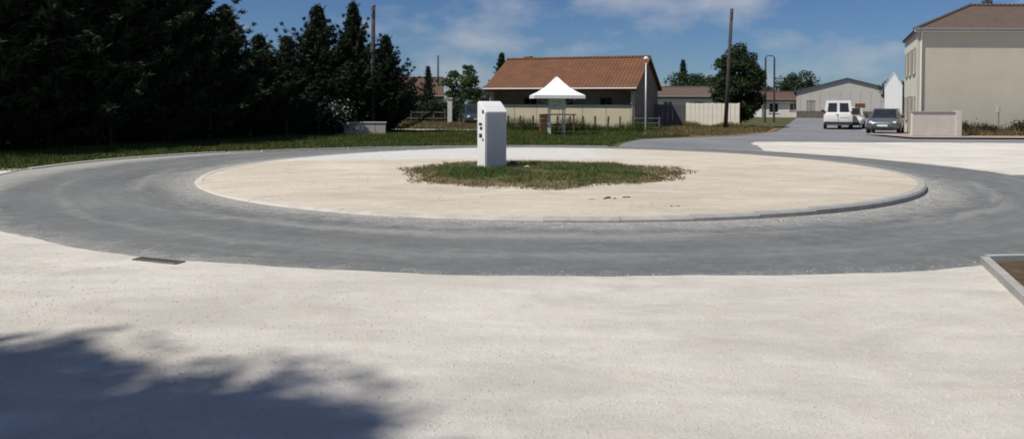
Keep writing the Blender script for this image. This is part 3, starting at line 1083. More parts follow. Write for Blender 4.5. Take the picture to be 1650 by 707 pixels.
# shrub with white flowers under the conifers
e = tag(empty('flowering_shrub', (-9.0, 38.2, 0)), 'shrub with white blossom under the dark conifers', 'shrub')
c = rng.normal(size=(2600, 3)) * np.array([.45, .4, .38]) + np.array([0, 0, .95])
from_mesh('foliage', np_mesh('foliage', leaf_verts(c, .15, .08), 4, 'leaves_hedge'), e)
c = rng.normal(size=(240, 3)) * np.array([.42, .4, .30]) + np.array([0.05, -.25, 1.15])
from_mesh('blossom', np_mesh('blossom', leaf_verts(c, .11, .10), 4, 'blossom'), e)
MB().tube([(0, 0, 0), (.03, 0, .5), (0, .03, .9)], [.04, .03, .01], 6).build('stem', 'bark', e)
w = tag(empty('low_wall', (-7.5, 38.3, 0), R(3)), 'low pale grey wall beside the utility pole under the trees', 'wall')
for k in range(4):
    MB().box(-1.05 + k * .53, -.54 + k * .53, -.08, .08, 0, .60).build('panel', 'render_grey', w, bevel=.01)
MB().box(-1.1, 1.1, -.11, .11, .603, .66).build('coping', 'concrete', w, bevel=.01)

# wire fence in the shade of the conifers
f = tag(empty('shade_fence', (0, 0, 0)), 'wire fence on wooden posts in front of the dark conifers', 'fence')
pm = MB().tube([(0, 0, -.05), (0, 0, 1.25), (0, 0, 1.3)], [.05, .05, .02], 7).mesh('post', 'bark')
fp = []
for k in range(9):
    x, y = -17.6 + k * .99, 21.2 + k * 2.05
    fp.append((x, y))
    from_mesh('post', pm, f, (x, y, 0))
for z in (.35, .75, 1.15):
    MB().tube([(x, y, z) for x, y in fp], .006, 4).build('wire', 'dark_metal', f)

# ------------------------------------------------------------------ buildings
def wall_mb(L, H, holes, rec=.14, top=None):
    """wall in the plane y=0 (outside = -y), holes (x0,x1,z0,z1) with reveals; top: list of (x,z) gable points"""
    m_ = MB()
    xs = sorted({0, L, *[h[0] for h in holes], *[h[1] for h in holes]})
    zs = sorted({0, H, *[h[2] for h in holes], *[h[3] for h in holes]})
    for x0, x1 in zip(xs, xs[1:]):
        for z0, z1 in zip(zs, zs[1:]):
            if any(h[0] <= x0 and x1 <= h[1] and h[2] <= z0 and z1 <= h[3] for h in holes):
                continue
            m_.quad((x0, 0, z0), (x1, 0, z0), (x1, 0, z1), (x0, 0, z1))
    for (x0, x1, z0, z1) in holes:
        m_.quad((x0, 0, z0), (x0, rec, z0), (x0, rec, z1), (x0, 0, z1))
        m_.quad((x1, 0, z0), (x1, 0, z1), (x1, rec, z1), (x1, rec, z0))
        m_.quad((x0, 0, z1), (x0, rec, z1), (x1, rec, z1), (x1, 0, z1))
        m_.quad((x0, 0, z0), (x1, 0, z0), (x1, rec, z0), (x0, rec, z0))
    if top:
        m_.quad(*[(x, 0, z) for x, z in top])
    return m_


def window(parent, mat4, hole, rec=.12, frame='white_paint', mull=True, sill=True):
    x0, x1, z0, z1 = hole
    t_ = .06
    m_ = MB()
    m_.box(x0, x1, rec - .05, rec, z0, z0 + t_).box(x0, x1, rec - .05, rec, z1 - t_, z1)
    m_.box(x0, x0 + t_, rec - .05, rec, z0 + t_, z1 - t_).box(x1 - t_, x1, rec - .05, rec, z0 + t_, z1 - t_)
    if mull:
        xm = (x0 + x1) / 2
        m_.box(xm - .03, xm + .03, rec - .05, rec, z0 + t_, z1 - t_)
    m_.v = [tuple(mat4 @ Vector(p)) for p in m_.v]
    o = m_.build('window', frame, parent)
    m_ = MB()
    m_.box(x0 + t_, x1 - t_, rec - .02, rec - .012, z0 + t_, z1 - t_)
    m_.v = [tuple(mat4 @ Vector(p)) for p in m_.v]
    m_.build('pane', 'glass_dark', o)
    if sill:
        m_ = MB().box(x0 - .06, x1 + .06, -.06, rec - .052, z0 - .07, z0 - .003)
        m_.v = [tuple(mat4 @ Vector(p)) for p in m_.v]
        m_.build('sill', 'concrete', o)
    return o


def xf(m_, mat4):
    m_.v = [tuple(mat4 @ Vector(p)) for p in m_.v]
    return m_


def roof_plane(name, pts, mat, parent, thick=.09):
    """roof slope from 3 or 4 corner points, first edge is the eave; object axes follow the slope"""
    p = [Vector(q) for q in pts]
    ux = (p[1] - p[0]).normalized()
    nn = ux.cross(p[2] - p[0]).normalized()
    if nn.z < 0:
        nn = -nn
    uy = nn.cross(ux).normalized()
    mt = Matrix((ux, uy, nn)).transposed().to_4x4()
    mt.translation = p[0]
    inv = mt.inverted()
    loc = [inv @ q for q in p]
    m_ = MB()
    k = len(loc)
    m_.quad(*[(q.x, q.y, 0) for q in loc])
    m_.quad(*[(q.x, q.y, -thick) for q in loc[::-1]])
    for i in range(k):
        a_, b_ = loc[i], loc[(i + 1) % k]
        m_.quad((a_.x, a_.y, 0), (b_.x, b_.y, 0), (b_.x, b_.y, -thick), (a_.x, a_.y, -thick))
    o = m_.build(name, mat, parent)
    o.matrix_local = mt
    return o


def ridge_tiles(parent, a_, b_, mat, r=.13, step=.42):
    a_, b_ = Vector(a_), Vector(b_)
    n_ = max(1, round((b_ - a_).length / step))
    m_ = MB()
    for i in range(n_):
        p_, q_ = a_.lerp(b_, i / n_), a_.lerp(b_, (i + .98) / n_)
        m_.tube([p_, q_], [r, r * .88], 8)
    return m_.build('ridge', mat, parent)


def gable_house(name, loc, rz, L, W, H, rise, oh, label, wall='render_cream', roof='tiles_orange', front=(), doors=(), frame='white_paint', gable_holes=(), porch=0.0, gable=None):
    """front wall along local +x at y=0 (faces -y); depth +y; ridge along x"""
    h = tag(empty(name, loc, rz), label, 'house')
    I4 = Matrix.Translation((0, porch, 0))
    xf(wall_mb(L, H, list(front) + list(doors)), I4).build('wall', wall, h)
    xf(wall_mb(L, H, []), Matrix.Translation((L, W, 0)) @ Matrix.Rotation(math.pi, 4, 'Z')).build('wall', wall, h)
    mr = Matrix.Translation((L, 0, 0)) @ Matrix.Rotation(math.pi / 2, 4, 'Z')
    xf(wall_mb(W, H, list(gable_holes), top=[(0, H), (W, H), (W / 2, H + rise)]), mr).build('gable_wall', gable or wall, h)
    ml = Matrix.Translation((0, W, 0)) @ Matrix.Rotation(-math.pi / 2, 4, 'Z')
    xf(wall_mb(W, H, [], top=[(0, H), (W, H), (W / 2, H + rise)]), ml).build('gable_wall', wall, h)
    for q in front:
        window(h, I4, q, frame=frame)
    for q in gable_holes:
        window(h, mr, q, frame=frame)
    for (x0, x1, z0, z1) in doors:
        d_ = MB().box(x0, x1, porch + .06, porch + .11, z0, z1).build('door', 'shutter_green', h)
        MB().box(x1 - .16, x1 - .06, porch + .03, porch + .055, 1.0, 1.04).build('handle', 'galvanised', d_)
    sl = rise / (W / 2)
    g = .25
    e0 = H - oh * sl + .10
    r1 = roof_plane('roof', [(-g, -oh, e0), (L + g, -oh, e0), (L + g, W / 2, H + rise + .10), (-g, W / 2, H + rise + .10)], roof, h)
    roof_plane('roof', [(L + g, W + oh, e0), (-g, W + oh, e0), (-g, W / 2, H + rise + .10), (L + g, W / 2, H + rise + .10)], roof, h)
    ridge_tiles(h, (-g, W / 2, H + rise + .09), (L + g, W / 2, H + rise + .09), roof)
    MB().tube([(-g, -oh - .07, e0 - .06), (L + g, -oh - .07, e0 - .06)], .065, 8).build('gutter', 'zinc', h)
    MB().box(-g, L + g, -oh - .002, -oh + .025, e0 - .24, e0 - .10).build('fascia', 'timber_brown', h)
    for x in (.12, L - .12):
        MB().tube([(x, -oh - .05, e0 - .1), (x, -.07, e0 - .38), (x, -.07, 0)], .045, 7).build('downpipe', 'zinc', h)
    return h


# the tiled house in the middle: front right corner nearest, turned 22 degrees
th = R(22)
P0 = Vector((7.9, 48.4))
Lh = 10.2
PL = P0 + Vector((-math.cos(th), math.sin(th))) * Lh
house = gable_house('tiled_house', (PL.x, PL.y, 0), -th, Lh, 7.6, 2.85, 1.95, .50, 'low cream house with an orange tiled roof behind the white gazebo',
                    front=((1.6, 2.6, .9, 2.1), (7.2, 8.1, .9, 2.1)), doors=((4.4, 5.3, .02, 2.1),), frame='shutter', porch=2.4, gable='gable_shaded')
# parapet panels and posts of the covered porch
npan = 6
for k in range(npan):
    x0 = .26 + k * (Lh - .52) / npan
    MB().box(x0 + .012, x0 + (Lh - .52) / npan - .012, -.01, .11, 0, 1.58).build('parapet_panel', 'render_cream', house, bevel=.01)
MB().box(.26, Lh - .26, .02, .10, 0.01, 1.55).build('parapet_core', 'soffit', house)
for x in (0.0, Lh - .25):
    MB().box(x, x + .25, -.02, .22, 0, 2.62).build('post', 'render_cream', house, bevel=.012)
MB().box(.25, Lh - .25, .0, .2, 2.44, 2.66).build('beam', 'timber_brown', house)
m = MB().box(-.22, .22, -.28, .28, 0, .75).build('chimney', 'brick_red', house, loc=(1.1, 4.6, 4.35))
MB().box(-.28, .28, -.34, .34, .753, .82).build('cap', 'concrete', m)

gable_house('cottage', (-12.4, 72.0, 0), R(6), 5.6, 6.0, 2.5, 1.6, .4, 'small house with a weathered red roof half hidden by the conifers', wall='render_cream', roof='tiles_red',
            front=((1.2, 2.1, .9, 2.0), (3.6, 4.5, .9, 2.0)))
gable_house('pale_house', (15.6, 82, 0), R(-4), 7.6, 6.5, 2.55, .95, .35, 'low white house with a brown roof behind the dark gate panels', wall='render_white', roof='tiles_brown',
            front=((.9, 1.9, .9, 2.0), (4.2, 5.2, .9, 2.0)))
gable_house('far_low_house', (33.2, 100, 0), R(-8), 7.5, 6.5, 2.4, .9, .35, 'far low house with a dull red roof left of the warehouse', wall='render_white', roof='tiles_red',
            front=((1.0, 2.2, .6, 1.9), (3.6, 4.7, .9, 1.9)))

# warehouse: wide low gable towards us
wh = tag(empty('warehouse', (36.0, 95, 0), R(-20)), 'grey low-gabled warehouse behind the white van', 'warehouse')
Lw, Dw, Hw, Rw = 11.6, 16, 3.4, 1.55
wall_mb(Lw, Hw, [(1.2, 2.2, 0.02, 2.2)], top=[(0, Hw), (Lw, Hw), (Lw / 2, Hw + Rw)]).build('gable_wall', 'render_grey', wh)
xf(wall_mb(Dw, Hw, []), Matrix.Translation((0, Dw, 0)) @ Matrix.Rotation(-math.pi / 2, 4, 'Z')).build('wall', 'render_grey', wh)
xf(wall_mb(Dw, Hw, []), Matrix.Translation((Lw, 0, 0)) @ Matrix.Rotation(math.pi / 2, 4, 'Z')).build('wall', 'render_grey', wh)
roof_plane('roof', [(-.3, Dw, Hw), (-.3, -.25, Hw), (Lw / 2, -.25, Hw + Rw + .08), (Lw / 2, Dw, Hw + Rw + .08)], 'slate', wh, .12)
roof_plane('roof', [(Lw + .3, -.25, Hw), (Lw + .3, Dw, Hw), (Lw / 2, Dw, Hw + Rw + .08), (Lw / 2, -.25, Hw + Rw + .08)], 'slate', wh, .12)
MB().box(1.2, 2.2, .06, .1, .02, 2.2).build('door', 'shutter', wh)
for k in range(10):
    MB().box(.35 + k * 1.15, .41 + k * 1.15, -.035, -.002, 0, Hw).build('rib', 'render_grey', wh)
MB().box(0, Lw, -.06, -.037, 0, .9).build('plinth', 'post_wood', wh)

# narrow white gable between warehouse and the big building
wg = tag(empty('white_gable', (31.0, 62.5, 0), R(-26)), 'narrow white steep-gabled annex right of the warehouse', 'building')
wall_mb(1.3, 3.3, [], top=[(0, 3.3), (1.3, 3.3), (.65, 4.35)]).build('gable_wall', 'white_paint', wg)
xf(wall_mb(3, 3.3, []), Matrix.Translation((0, 3, 0)) @ Matrix.Rotation(-math.pi / 2, 4, 'Z')).build('wall', 'white_paint', wg)
xf(wall_mb(3, 3.3, []), Matrix.Translation((1.3, 0, 0)) @ Matrix.Rotation(math.pi / 2, 4, 'Z')).build('wall', 'white_paint', wg)
roof_plane('roof', [(-.04, 3, 3.25), (-.04, -.04, 3.25), (.65, -.04, 4.40), (.65, 3, 4.40)], 'white_paint', wg, .05)
roof_plane('roof', [(1.34, -.04, 3.25), (1.34, 3, 3.25), (.65, 3, 4.40), (.65, -.04, 4.40)], 'white_paint', wg, .05)

# the two-storey building on the right
bb = tag(empty('apartment_building', (21.55, 40.0, 0), 0), 'two-storey beige building with a hipped brown roof at the right edge', 'building')
LB, HB = 16.0, 5.55
ang = R(23.3)                               # the left face runs away to the right
DB = 8.0
dv = Vector((math.sin(ang), math.cos(ang)))
wall_mb(LB, HB, []).build('wall', 'render_beige', bb)
left_holes = [(1.2, 2.1, 3.35, 4.75), (3.6, 4.5, 3.35, 4.75), (5.9, 6.8, 3.35, 4.75), (1.2, 2.1, .75, 2.1), (3.6, 4.5, .05, 2.15), (5.9, 6.8, .75, 2.1)]
# left face: local wall x runs from far corner to near corner
ml = Matrix.Translation((dv.x * DB, dv.y * DB, 0)) @ Matrix.Rotation(-(math.pi / 2 + ang), 4, 'Z')
lh = [(DB - b_, DB - a_, c_, d_) for a_, b_, c_, d_ in left_holes]
xf(wall_mb(DB, HB, lh, .18), ml).build('side_wall', 'render_sunlit', bb)
for i, q in enumerate(lh):
    wn_ = window(bb, ml, q, rec=.16, sill=q[2] > .3)
    for s_ in (-1, 1):
        xa = q[0] - .47 if s_ < 0 else q[1] + .02
        xf(MB().box(xa, xa + .45, -.045, -.004, q[2] - .01, q[3] + .02), ml).build('shutter', 'shutter', bb, bevel=.006)
xf(wall_mb(LB - dv.x * DB, HB, []), Matrix.Translation((LB, dv.y * DB, 0)) @ Matrix.Rotation(math.pi, 4, 'Z')).build('wall', 'render_beige', bb)
ov = .11
e1 = (-ov - .1, -ov, HB)
e2 = (LB, -ov, HB)
e3 = (dv.x * DB - ov, dv.y * DB + ov, HB)
r1 = (dv.x * DB / 2 + 3.4, dv.y * DB / 2, HB + 1.75)
r2 = (LB, dv.y * DB / 2, HB + 1.75)
MB().quad((-ov - .1, -ov, HB - .004), (LB, -ov, HB - .004), (LB, dv.y * DB + ov, HB - .004), (dv.x * DB - ov, dv.y * DB + ov, HB - .004)).build('soffit', 'soffit', bb)
rf = roof_plane('roof', [(-ov - .1, -ov, HB + .12), (LB, -ov, HB + .12), (r2[0], r2[1], r2[2] + .12), (r1[0], r1[1], r1[2] + .12)], 'tiles_brown', bb, .1)
roof_plane('roof', [(e3[0], e3[1], HB + .12), (-ov - .1, -ov, HB + .12), (r1[0], r1[1], r1[2] + .12)], 'tiles_brown', bb, .1)
roof_plane('roof', [(LB, dv.y * DB + ov, HB + .12), (e3[0], e3[1], HB + .12), (r1[0], r1[1], r1[2] + .12), (r2[0], r2[1], r2[2] + .12)], 'tiles_brown', bb, .1)
MB().box(-ov - .12, LB, -ov - .025, -ov - .001, HB - .03, HB + .10).build('fascia', 'white_paint', bb)
MB().tube([(-ov - .12, -ov - .10, HB + .10), (LB, -ov - .10, HB + .10)], .075, 8).build('gutter', 'zinc', bb)
ridge_tiles(bb, (r1[0], r1[1], r1[2] + .12), (r2[0], r2[1], r2[2] + .12), 'tiles_brown')
ridge_tiles(bb, (-ov - .1, -ov, HB + .12), (r1[0], r1[1], r1[2] + .12), 'tiles_brown', .11)
MB().tube([(.16, -ov - .08, HB + .05), (.16, -.08, HB - .35), (.16, -.08, 0)], .05, 8).build('downpipe', 'render_white', bb)
m = MB().box(-.2, .2, -.2, .2, -.2, .42).build('chimney', 'slate', bb, loc=(r1[0] + 1.25, r1[1] + .4, r1[2] + .05))
MB().tube([(0, 0, .42), (0, 0, .6)], .09, 8).build('flue', 'dark_metal', m)
MB().box(0, LB, -.02, -.002, 0, .35).build('plinth', 'soffit', bb)

# low cream wall in front of the building's corner
lw = tag(empty('garden_wall', (20.05, 37.6, .09), 0), 'low cream rendered wall at the corner of the beige building', 'wall')
MB().box(.0, 2.15, 0, .18, 0, 1.18).build('panel', 'wall_cream_low', lw, bevel=.012)
MB().box(2.16, 2.46, -.05, .24, 0, 1.26).build('pier', 'wall_cream_low', lw, bevel=.012)
MB().box(-.03, 2.15, -.04, .22, 1.183, 1.24).build('coping', 'concrete', lw, bevel=.01)
pl = tag(empty('service_post', (25.4, 39.2, .09), 0), 'thin grey post against the wide beige wall', 'post')
MB().tube([(0, 0, 0), (0, 0, 1.5)], .035, 8).build('shaft', 'zinc', pl)
MB().box(-.09, .09, -.05, .05, 1.2, 1.5).build('meter_box', 'render_grey', pl, bevel=.01)
sh = []
for i, (x, y, s, lab) in enumerate(((23.4, 38.9, .62, 'small dull shrub right of the garden wall'), (24.7, 39.0, .5, 'lowest dull shrub left of the service post'), (26.4, 38.9, .66, 'dull shrub right of the service post'),
                                    (27.9, 39.0, .85, 'tallest dark shrub at the right edge by the beige wall'))):
    e = tag(empty('shrub', (x, y, .09)), lab, 'shrub', 'shrubs along the beige wall')
    c = rng.normal(size=(1500, 3)) * np.array([.42, .25, .26]) * s + np.array([0, 0, .45 * s])
    c[:, 2] = np.abs(c[:, 2])
    from_mesh('foliage', np_mesh('foliage', leaf_verts(c, .12, .07), 4, 'leaves_hedge'), e)
    MB().tube([(0, 0, 0), (.02, 0, .3 * s), (0, .02, .6 * s)], [.03, .02, .01], 6).build('stem', 'bark', e)

# ------------------------------------------------------------------ fences by the tiled house
fn = tag(empty('wire_fence', (0, 0, 0)), 'low wooden post and wire fence in front of the tiled house', 'fence')
pm2 = MB().box(-.045, .045, -.045, .045, -.05, .92).mesh('post', 'post_wood')
pts = []
for k in range(13):
    x, y = -.2 + k * .72, 44.9 - k * .155
    pts.append((x, y))
    o = from_mesh('post', pm2, fn, (x, y, 0), random.uniform(0, .6))
    o.rotation_euler.x = random.uniform(-.05, .05)
    o.rotation_euler.y = random.uniform(-.05, .05)
for z in (.3, .55, .82):
    MB().tube([(x, y, z) for x, y in pts], .007, 4).build('wire', 'galvanised', fn)

gf = tag(empty('dark_gate', (10.55, 54.5, 0), R(-3)), 'dark grey board gate between the tiled house and the cream fence', 'gate')
bd = MB().box(-.175, .175, -.02, .02, .05, 1.62).mesh('board', 'fence_grey')
for k in range(6):
    from_mesh('board', bd, gf, (.19 + k * .36, random.uniform(-.006, .006), 0))
MB().box(-.05, 2.25, .03, .07, 1.3, 1.38).build('rail', 'fence_grey', gf)
MB().box(-.05, 2.25, .03, .07, .3, .38).build('rail', 'fence_grey', gf)
for x in (-.08, 2.28):
    MB().box(x - .06, x + .06, -.06, .06, 0, 1.72).build('post', 'fence_grey', gf)

cf = tag(empty('cream_fence', (12.45, 53.6, 0), R(-24)), 'cream upright panel fence beside the leaning utility pole', 'fence')
bd = MB().box(-.142, .142, -.02, .02, .12, 1.72).mesh('board', 'fence_cream')
for k in range(12):
    from_mesh('board', bd, cf, (.15 + k * .305, random.uniform(-.012, .012), random.uniform(-.012, .012)))
for z in (.4, 1.4):
    MB().box(0, 3.6, .025, .06, z, z + .08).build('rail', 'fence_cream', cf)
for x in (0, 1.8, 3.6):
    MB().box(x - .05, x + .05, .062, .16, 0, 1.75).build('post', 'fence_cream', cf)

gp = tag(empty('gate_pillar', (-4.75, 57.5, 0)), 'pale rendered gate pillar left of the dark parked car', 'pillar')
MB().box(-.17, .17, -.17, .17, 0, 1.95).build('shaft', 'render_white', gp, bevel=.015)
MB().box(-.22, .22, -.22, .22, 1.953, 2.05).build('cap', 'concrete', gp, bevel=.01)
gp = tag(empty('garden_fence', (-12.0, 57.2, 0), R(1)), 'old post and rail fence in the dry grass left of the gate pillar', 'fence')
for k in range(9):
    MB().box(-.05, .05, -.05, .05, 0, 1.1 + random.uniform(-.1, .1)).build('post', 'post_wood', gp, loc=(k * .86, 0, 0))
for z in (.45, .9):
    MB().box(0, 6.9, -.075, -.052, z, z + .09).build('rail', 'post_wood', gp)

# ------------------------------------------------------------------ poles
def pole(name, base, top, r0, r1, label, bands=True):
    e = tag(empty(name, base), label, 'utility pole')
    d_ = Vector(top) - Vector(base)
    MB().tube([(0, 0, -.1), tuple(d_ * .5), tuple(d_)], [r0, (r0 + r1) / 2, r1], 10).build('shaft', 'pole_wood', e, True)
    MB().tube([tuple(d_), tuple(d_ + Vector((0, 0, .05)))], [r1 * 1.15, r1 * 1.05], 10).build('cap', 'zinc', e)
    if bands:
        for u in (.93, .97):
            c_ = d_ * u
            MB().box(-.09, .09, -.2, -.12, -.02, .02).build('insulator_bracket', 'dark_metal', e, loc=c_)
    return e


pole('utility_pole', (-7.55, 40.6, 0), (-7.5, 40.6, 6.85), .14, .10, 'upright wooden utility pole at the right end of the conifer row')
pole('leaning_pole', (14.1, 49.6, 0), (14.45, 49.6, 7.9), .14, .10, 'tall utility pole leaning right, in front of the round tree')
pole('far_pole', (-7.3, 74, 0), (-7.3, 74, 6.3), .11, .08, 'thin far pole above the small red roof', False)
hp = tag(empty('twin_pole', (24.0, 70, 0)), 'far twin pole joined at the top, right of the round tree', 'utility pole')
for x in (-.42, .42):
    MB().tube([(x, 0, 0), (x * .98, 0, 6.0)], [.11, .08], 8).build('shaft', 'pole_wood', hp)
MB().tube([(-.42, 0, 5.95), (-.36, 0, 6.12), (-.2, 0, 6.2), (.2, 0, 6.2), (.36, 0, 6.12), (.42, 0, 5.95)], .045, 8).build('crossbar', 'dark_metal', hp)
lp = tag(empty('lamp_post', (7.05, 39.6, 0)), 'slim grey lamp post with a white cap at the tiled house corner', 'lamp post')
MB().tube([(0, 0, 0), (0, 0, .5), (0, 0, 3.95)], [.06, .045, .035], 8).build('shaft', 'galvanised', lp, True)
MB().tube([(0, 0, 3.95), (0, 0, 3.98), (0, 0, 4.08), (0, 0, 4.13)], [.06, .14, .12, .03], 12).build('lamp_head', 'white_paint', lp, True)
MB().box(-.08, .08, -.08, .08, 0, .06).build('foot', 'galvanised', lp)

sp = tag(empty('sign_post', (24.1, 52.0, 0), R(-24)), 'small brown sign on a post between the white van and the pale car', 'sign')
MB().tube([(0, 0, 0), (0, 0, 1.75)], .035, 7).build('shaft', 'zinc', sp)
MB().box(-.32, .32, -.05, -.036, 1.45, 1.75).build('board', 'timber_brown', sp, bevel=.006)

# ------------------------------------------------------------------ gazebo and table
gz = tag(empty('gazebo', (2.33, 39.3, 0), R(4)), 'white pointed pop-up gazebo on the grass before the tiled house', 'gazebo')
hw = 1.30
bm = bmesh.new()
prof = [(1.0, 2.06), (.72, 2.24), (.46, 2.47), (.24, 2.74), (.10, 2.94), (.02, 3.03)]
prev = None
for (s, z) in prof:
    ring = []
    for (ax, ay) in ((-1, -1), (0, -1), (1, -1), (1, 0), (1, 1), (0, 1), (-1, 1), (-1, 0)):
        mid_ = (ax == 0 or ay == 0)
        ring.append(bm.verts.new((ax * hw * s * (.97 if mid_ else 1), ay * hw * s * (.97 if mid_ else 1), z - (.05 * s * (1 - s) if mid_ else 0))))
    if prev:
        for k in range(8):
            bm.faces.new((prev[k], prev[(k + 1) % 8], ring[(k + 1) % 8], ring[k]))
    prev = ring
bm.faces.new(prev)
me = bpy.data.meshes.new('canopy')
bm.to_mesh(me)
bm.free()
me.materials.append(M['white_canvas'])
from_mesh('canopy', me, gz)
va = MB()
for a_ in range(4):
    mt = Matrix.Rotation(a_ * math.pi / 2, 4, 'Z')
    va.box(-hw, hw, -hw - .004, -hw + .004, 1.90, 2.065, mt)
va.build('valance', 'white_canvas', gz)
for (x, y) in ((-.38, -.38), (.38, -.38), (.38, .38), (-.38, .38)):
    lg = MB().box(x - .03, x + .03, y - .03, y + .03, 0.01, 1.98).build('leg', 'white_paint', gz)
    MB().box(x - .07, x + .07, y - .07, y + .07, 0, .009).build('foot_plate', 'galvanised', lg)
    sx, sy = (1 if x > 0 else -1), (1 if y > 0 else -1)
    MB().tube([(x, y, 1.6), (sx * 1.24, sy * 1.24, 2.02)], .014, 6).build('strut', 'galvanised', gz)
MB().box(-.42, .42, -.425, -.415, 1.32, 1.97).build('banner', 'canvas_grey', gz)
for (x, z, w, h) in ((-.18, 1.74, .22, .05), (.10, 1.72, .16, .09), (-.05, 1.58, .40, .035), (-.12, 1.48, .26, .03)):
    MB().box(x - w / 2, x + w / 2, -.428, -.4255, z - h / 2, z + h / 2).build('banner_mark', 'zinc', gz)

tb = tag(empty('trestle_table', (2.75, 43.3, 0), R(-6)), 'dark wooden table behind the white gazebo', 'table')
MB().box(-.95, .95, -.33, .33, .98, 1.05).build('tabletop', 'timber_brown', tb, bevel=.01)
for x in (-.8, .8):
    for y in (-.25, .25):
        MB().box(x - .035, x + .035, y - .035, y + .035, 0, .977).build('leg', 'timber_brown', tb)
MB().box(-.8, .8, -.02, .02, .40, .47).build('stretcher', 'timber_brown', tb)
bx = tag(empty('storage_box', (1.85, 43.0, .0), R(8)), 'brown upright crate left of the dark table behind the gazebo', 'crate')
for k in range(4):
    MB().box(-.26, .26, -.21, .21, .02 + k * .26, .26 + k * .26).build('plank', 'timber_brown', bx, bevel=.01)

# ------------------------------------------------------------------ vehicles (local x forward)
def loft(stations, n_side=10, ex=4.0):
    """closed body from stations (x, half width, z low, z high) with a rounded-rectangle section"""
    m_ = MB()
    rings_ = []
    for (x, hw_, z0, z1) in stations:
        b = len(m_.v)
        zc, hz = (z0 + z1) / 2, (z1 - z0) / 2
        nn = n_side * 4
        for k in range(nn):
            a_ = 2 * math.pi * (k + .5) / nn
            ca, sa = math.cos(a_), math.sin(a_)
            m_.v.append((x, hw_ * math.copysign(abs(ca) ** (2 / ex), ca), zc + hz * math.copysign(abs(sa) ** (2 / ex), sa)))
        rings_.append(b)
    nn = n_side * 4
    for a_, c_ in zip(rings_, rings_[1:]):
        for k in range(nn):
            m_.f.append((a_ + k, a_ + (k + 1) % nn, c_ + (k + 1) % nn, c_ + k))
    m_.f.append(tuple(rings_[0] + k for k in range(nn)))
    m_.f.append(tuple(rings_[-1] + k for k in range(nn)))
    return m_


def wheel_set(e, xs, y, r):
    ty = MB().tube([(0, -.10, 0), (0, -.085, 0), (0, .085, 0), (0, .10, 0)], [r * .9, r, r, r * .9], 20).mesh('wheel', 'tyre', True)
    ri = MB().tube([(0, -.108, 0), (0, .108, 0)], [r * .60, r * .60], 14).mesh('rim', 'alloy')
    for x in xs:
        for s_ in (-1, 1):
            w_ = from_mesh('wheel', ty, e, (x, s_ * y, r))
            from_mesh('rim', ri, w_)


def car(loc, heading, paint_, label, L=4.1, W=1.72, H=1.45):
    e = tag(empty('parked_car', loc, heading), label, 'car', 'cars parked on the street')
    h = W / 2
    k = L / 4.1
    st_ = [(-2.05, .62, .38, .74), (-2.0, .76, .27, .92), (-1.75, .85, .22, .98), (-1.0, .86, .20, .97), (0, .86, .20, .95), (.9, .86, .20, .92), (1.45, .84, .21, .86), (1.82, .78, .24, .78), (2.0, .68, .28, .70), (2.06, .55, .34, .62)]
    st_ = [(x * k, w_ * h / .86, a_, b_) for x, w_, a_, b_ in st_]
    loft(st_).build('body', paint_, e, True)
    # cabin: bottom outline / top outline
    xb0, xb1, xt0, xt1 = -1.88 * k, 1.02 * k, -1.50 * k, .18 * k
    wb, wt, zb, zt = h * .90, h * .70, .90, H
    m_ = MB()
    lo = [(xb0, -wb, zb), (xb1, -wb * .93, zb), (xb1, wb * .93, zb), (xb0, wb, zb)]
    hi = [(xt0, -wt, zt - .02), (xt1, -wt, zt - .02), (xt1, wt, zt - .02), (xt0, wt, zt - .02)]
    m_.quad(*hi)
    for i in range(4):
        m_.quad(lo[i], lo[(i + 1) % 4], hi[(i + 1) % 4], hi[i])
    cab = m_.build('cabin', paint_, e, bevel=.06)
    V = [Vector(p) for p in lo + hi]

    def panel(a_, b_, c_, d_, mg=(.08, .08, .12, .12), name='window'):
        u0, u1, v0, v1 = mg
        def pt(u, v):
            return (V[a_] * (1 - u) + V[b_] * u) * (1 - v) + (V[d_] * (1 - u) + V[c_] * u) * v
        q = [pt(u0, v0), pt(1 - u1, v0), pt(1 - u1, 1 - v1), pt(u0, 1 - v1)]
        nn = (q[1] - q[0]).cross(q[3] - q[0]).normalized()
        q = [p + nn * .012 for p in q]
        MB().quad(*q).build(name, 'glass_dark', e)
    panel(1, 2, 6, 5, (.06, .06, .04, .10), 'windscreen')
    panel(3, 0, 4, 7, (.10, .10, .15, .12), 'rear_window')
    panel(0, 1, 5, 4, (.08, .52, .10, .13))
    panel(0, 1, 5, 4, (.51, .12, .10, .13))
    panel(2, 3, 7, 6, (.12, .51, .10, .13))
    panel(2, 3, 7, 6, (.52, .08, .10, .13))
    wheel_set(e, (-1.27 * k, 1.27 * k), h - .09, .31)
    for s_ in (-1, 1):
        loft([(1.80 * k, .11, .60, .76), (1.97 * k, .10, .60, .74), (2.0 * k, .07, .62, .72)], 4, 3).build('headlight', 'lamp_clear', e, True, loc=(0, s_ * h * .68, -.02))
        MB().box(-2.055 * k, -1.98 * k, s_ * h * .72 - .1, s_ * h * .72 + .1, .68, .86).build('tail_light', 'lamp_red', e, bevel=.02)
        MB().box(.75 * k, .88 * k, s_ * (h + .06) - .09, s_ * (h + .06) + .09, .93, 1.05).build('mirror', 'bumper', e, bevel=.02)
    MB().box(1.99 * k, 2.085 * k, -.52, .52, .30, .44).build('grille', 'bumper', e, bevel=.02)
    MB().box(2.086 * k, 2.095 * k, -.26, .26, .44, .55).build('number_plate', 'plate', e)
    return e


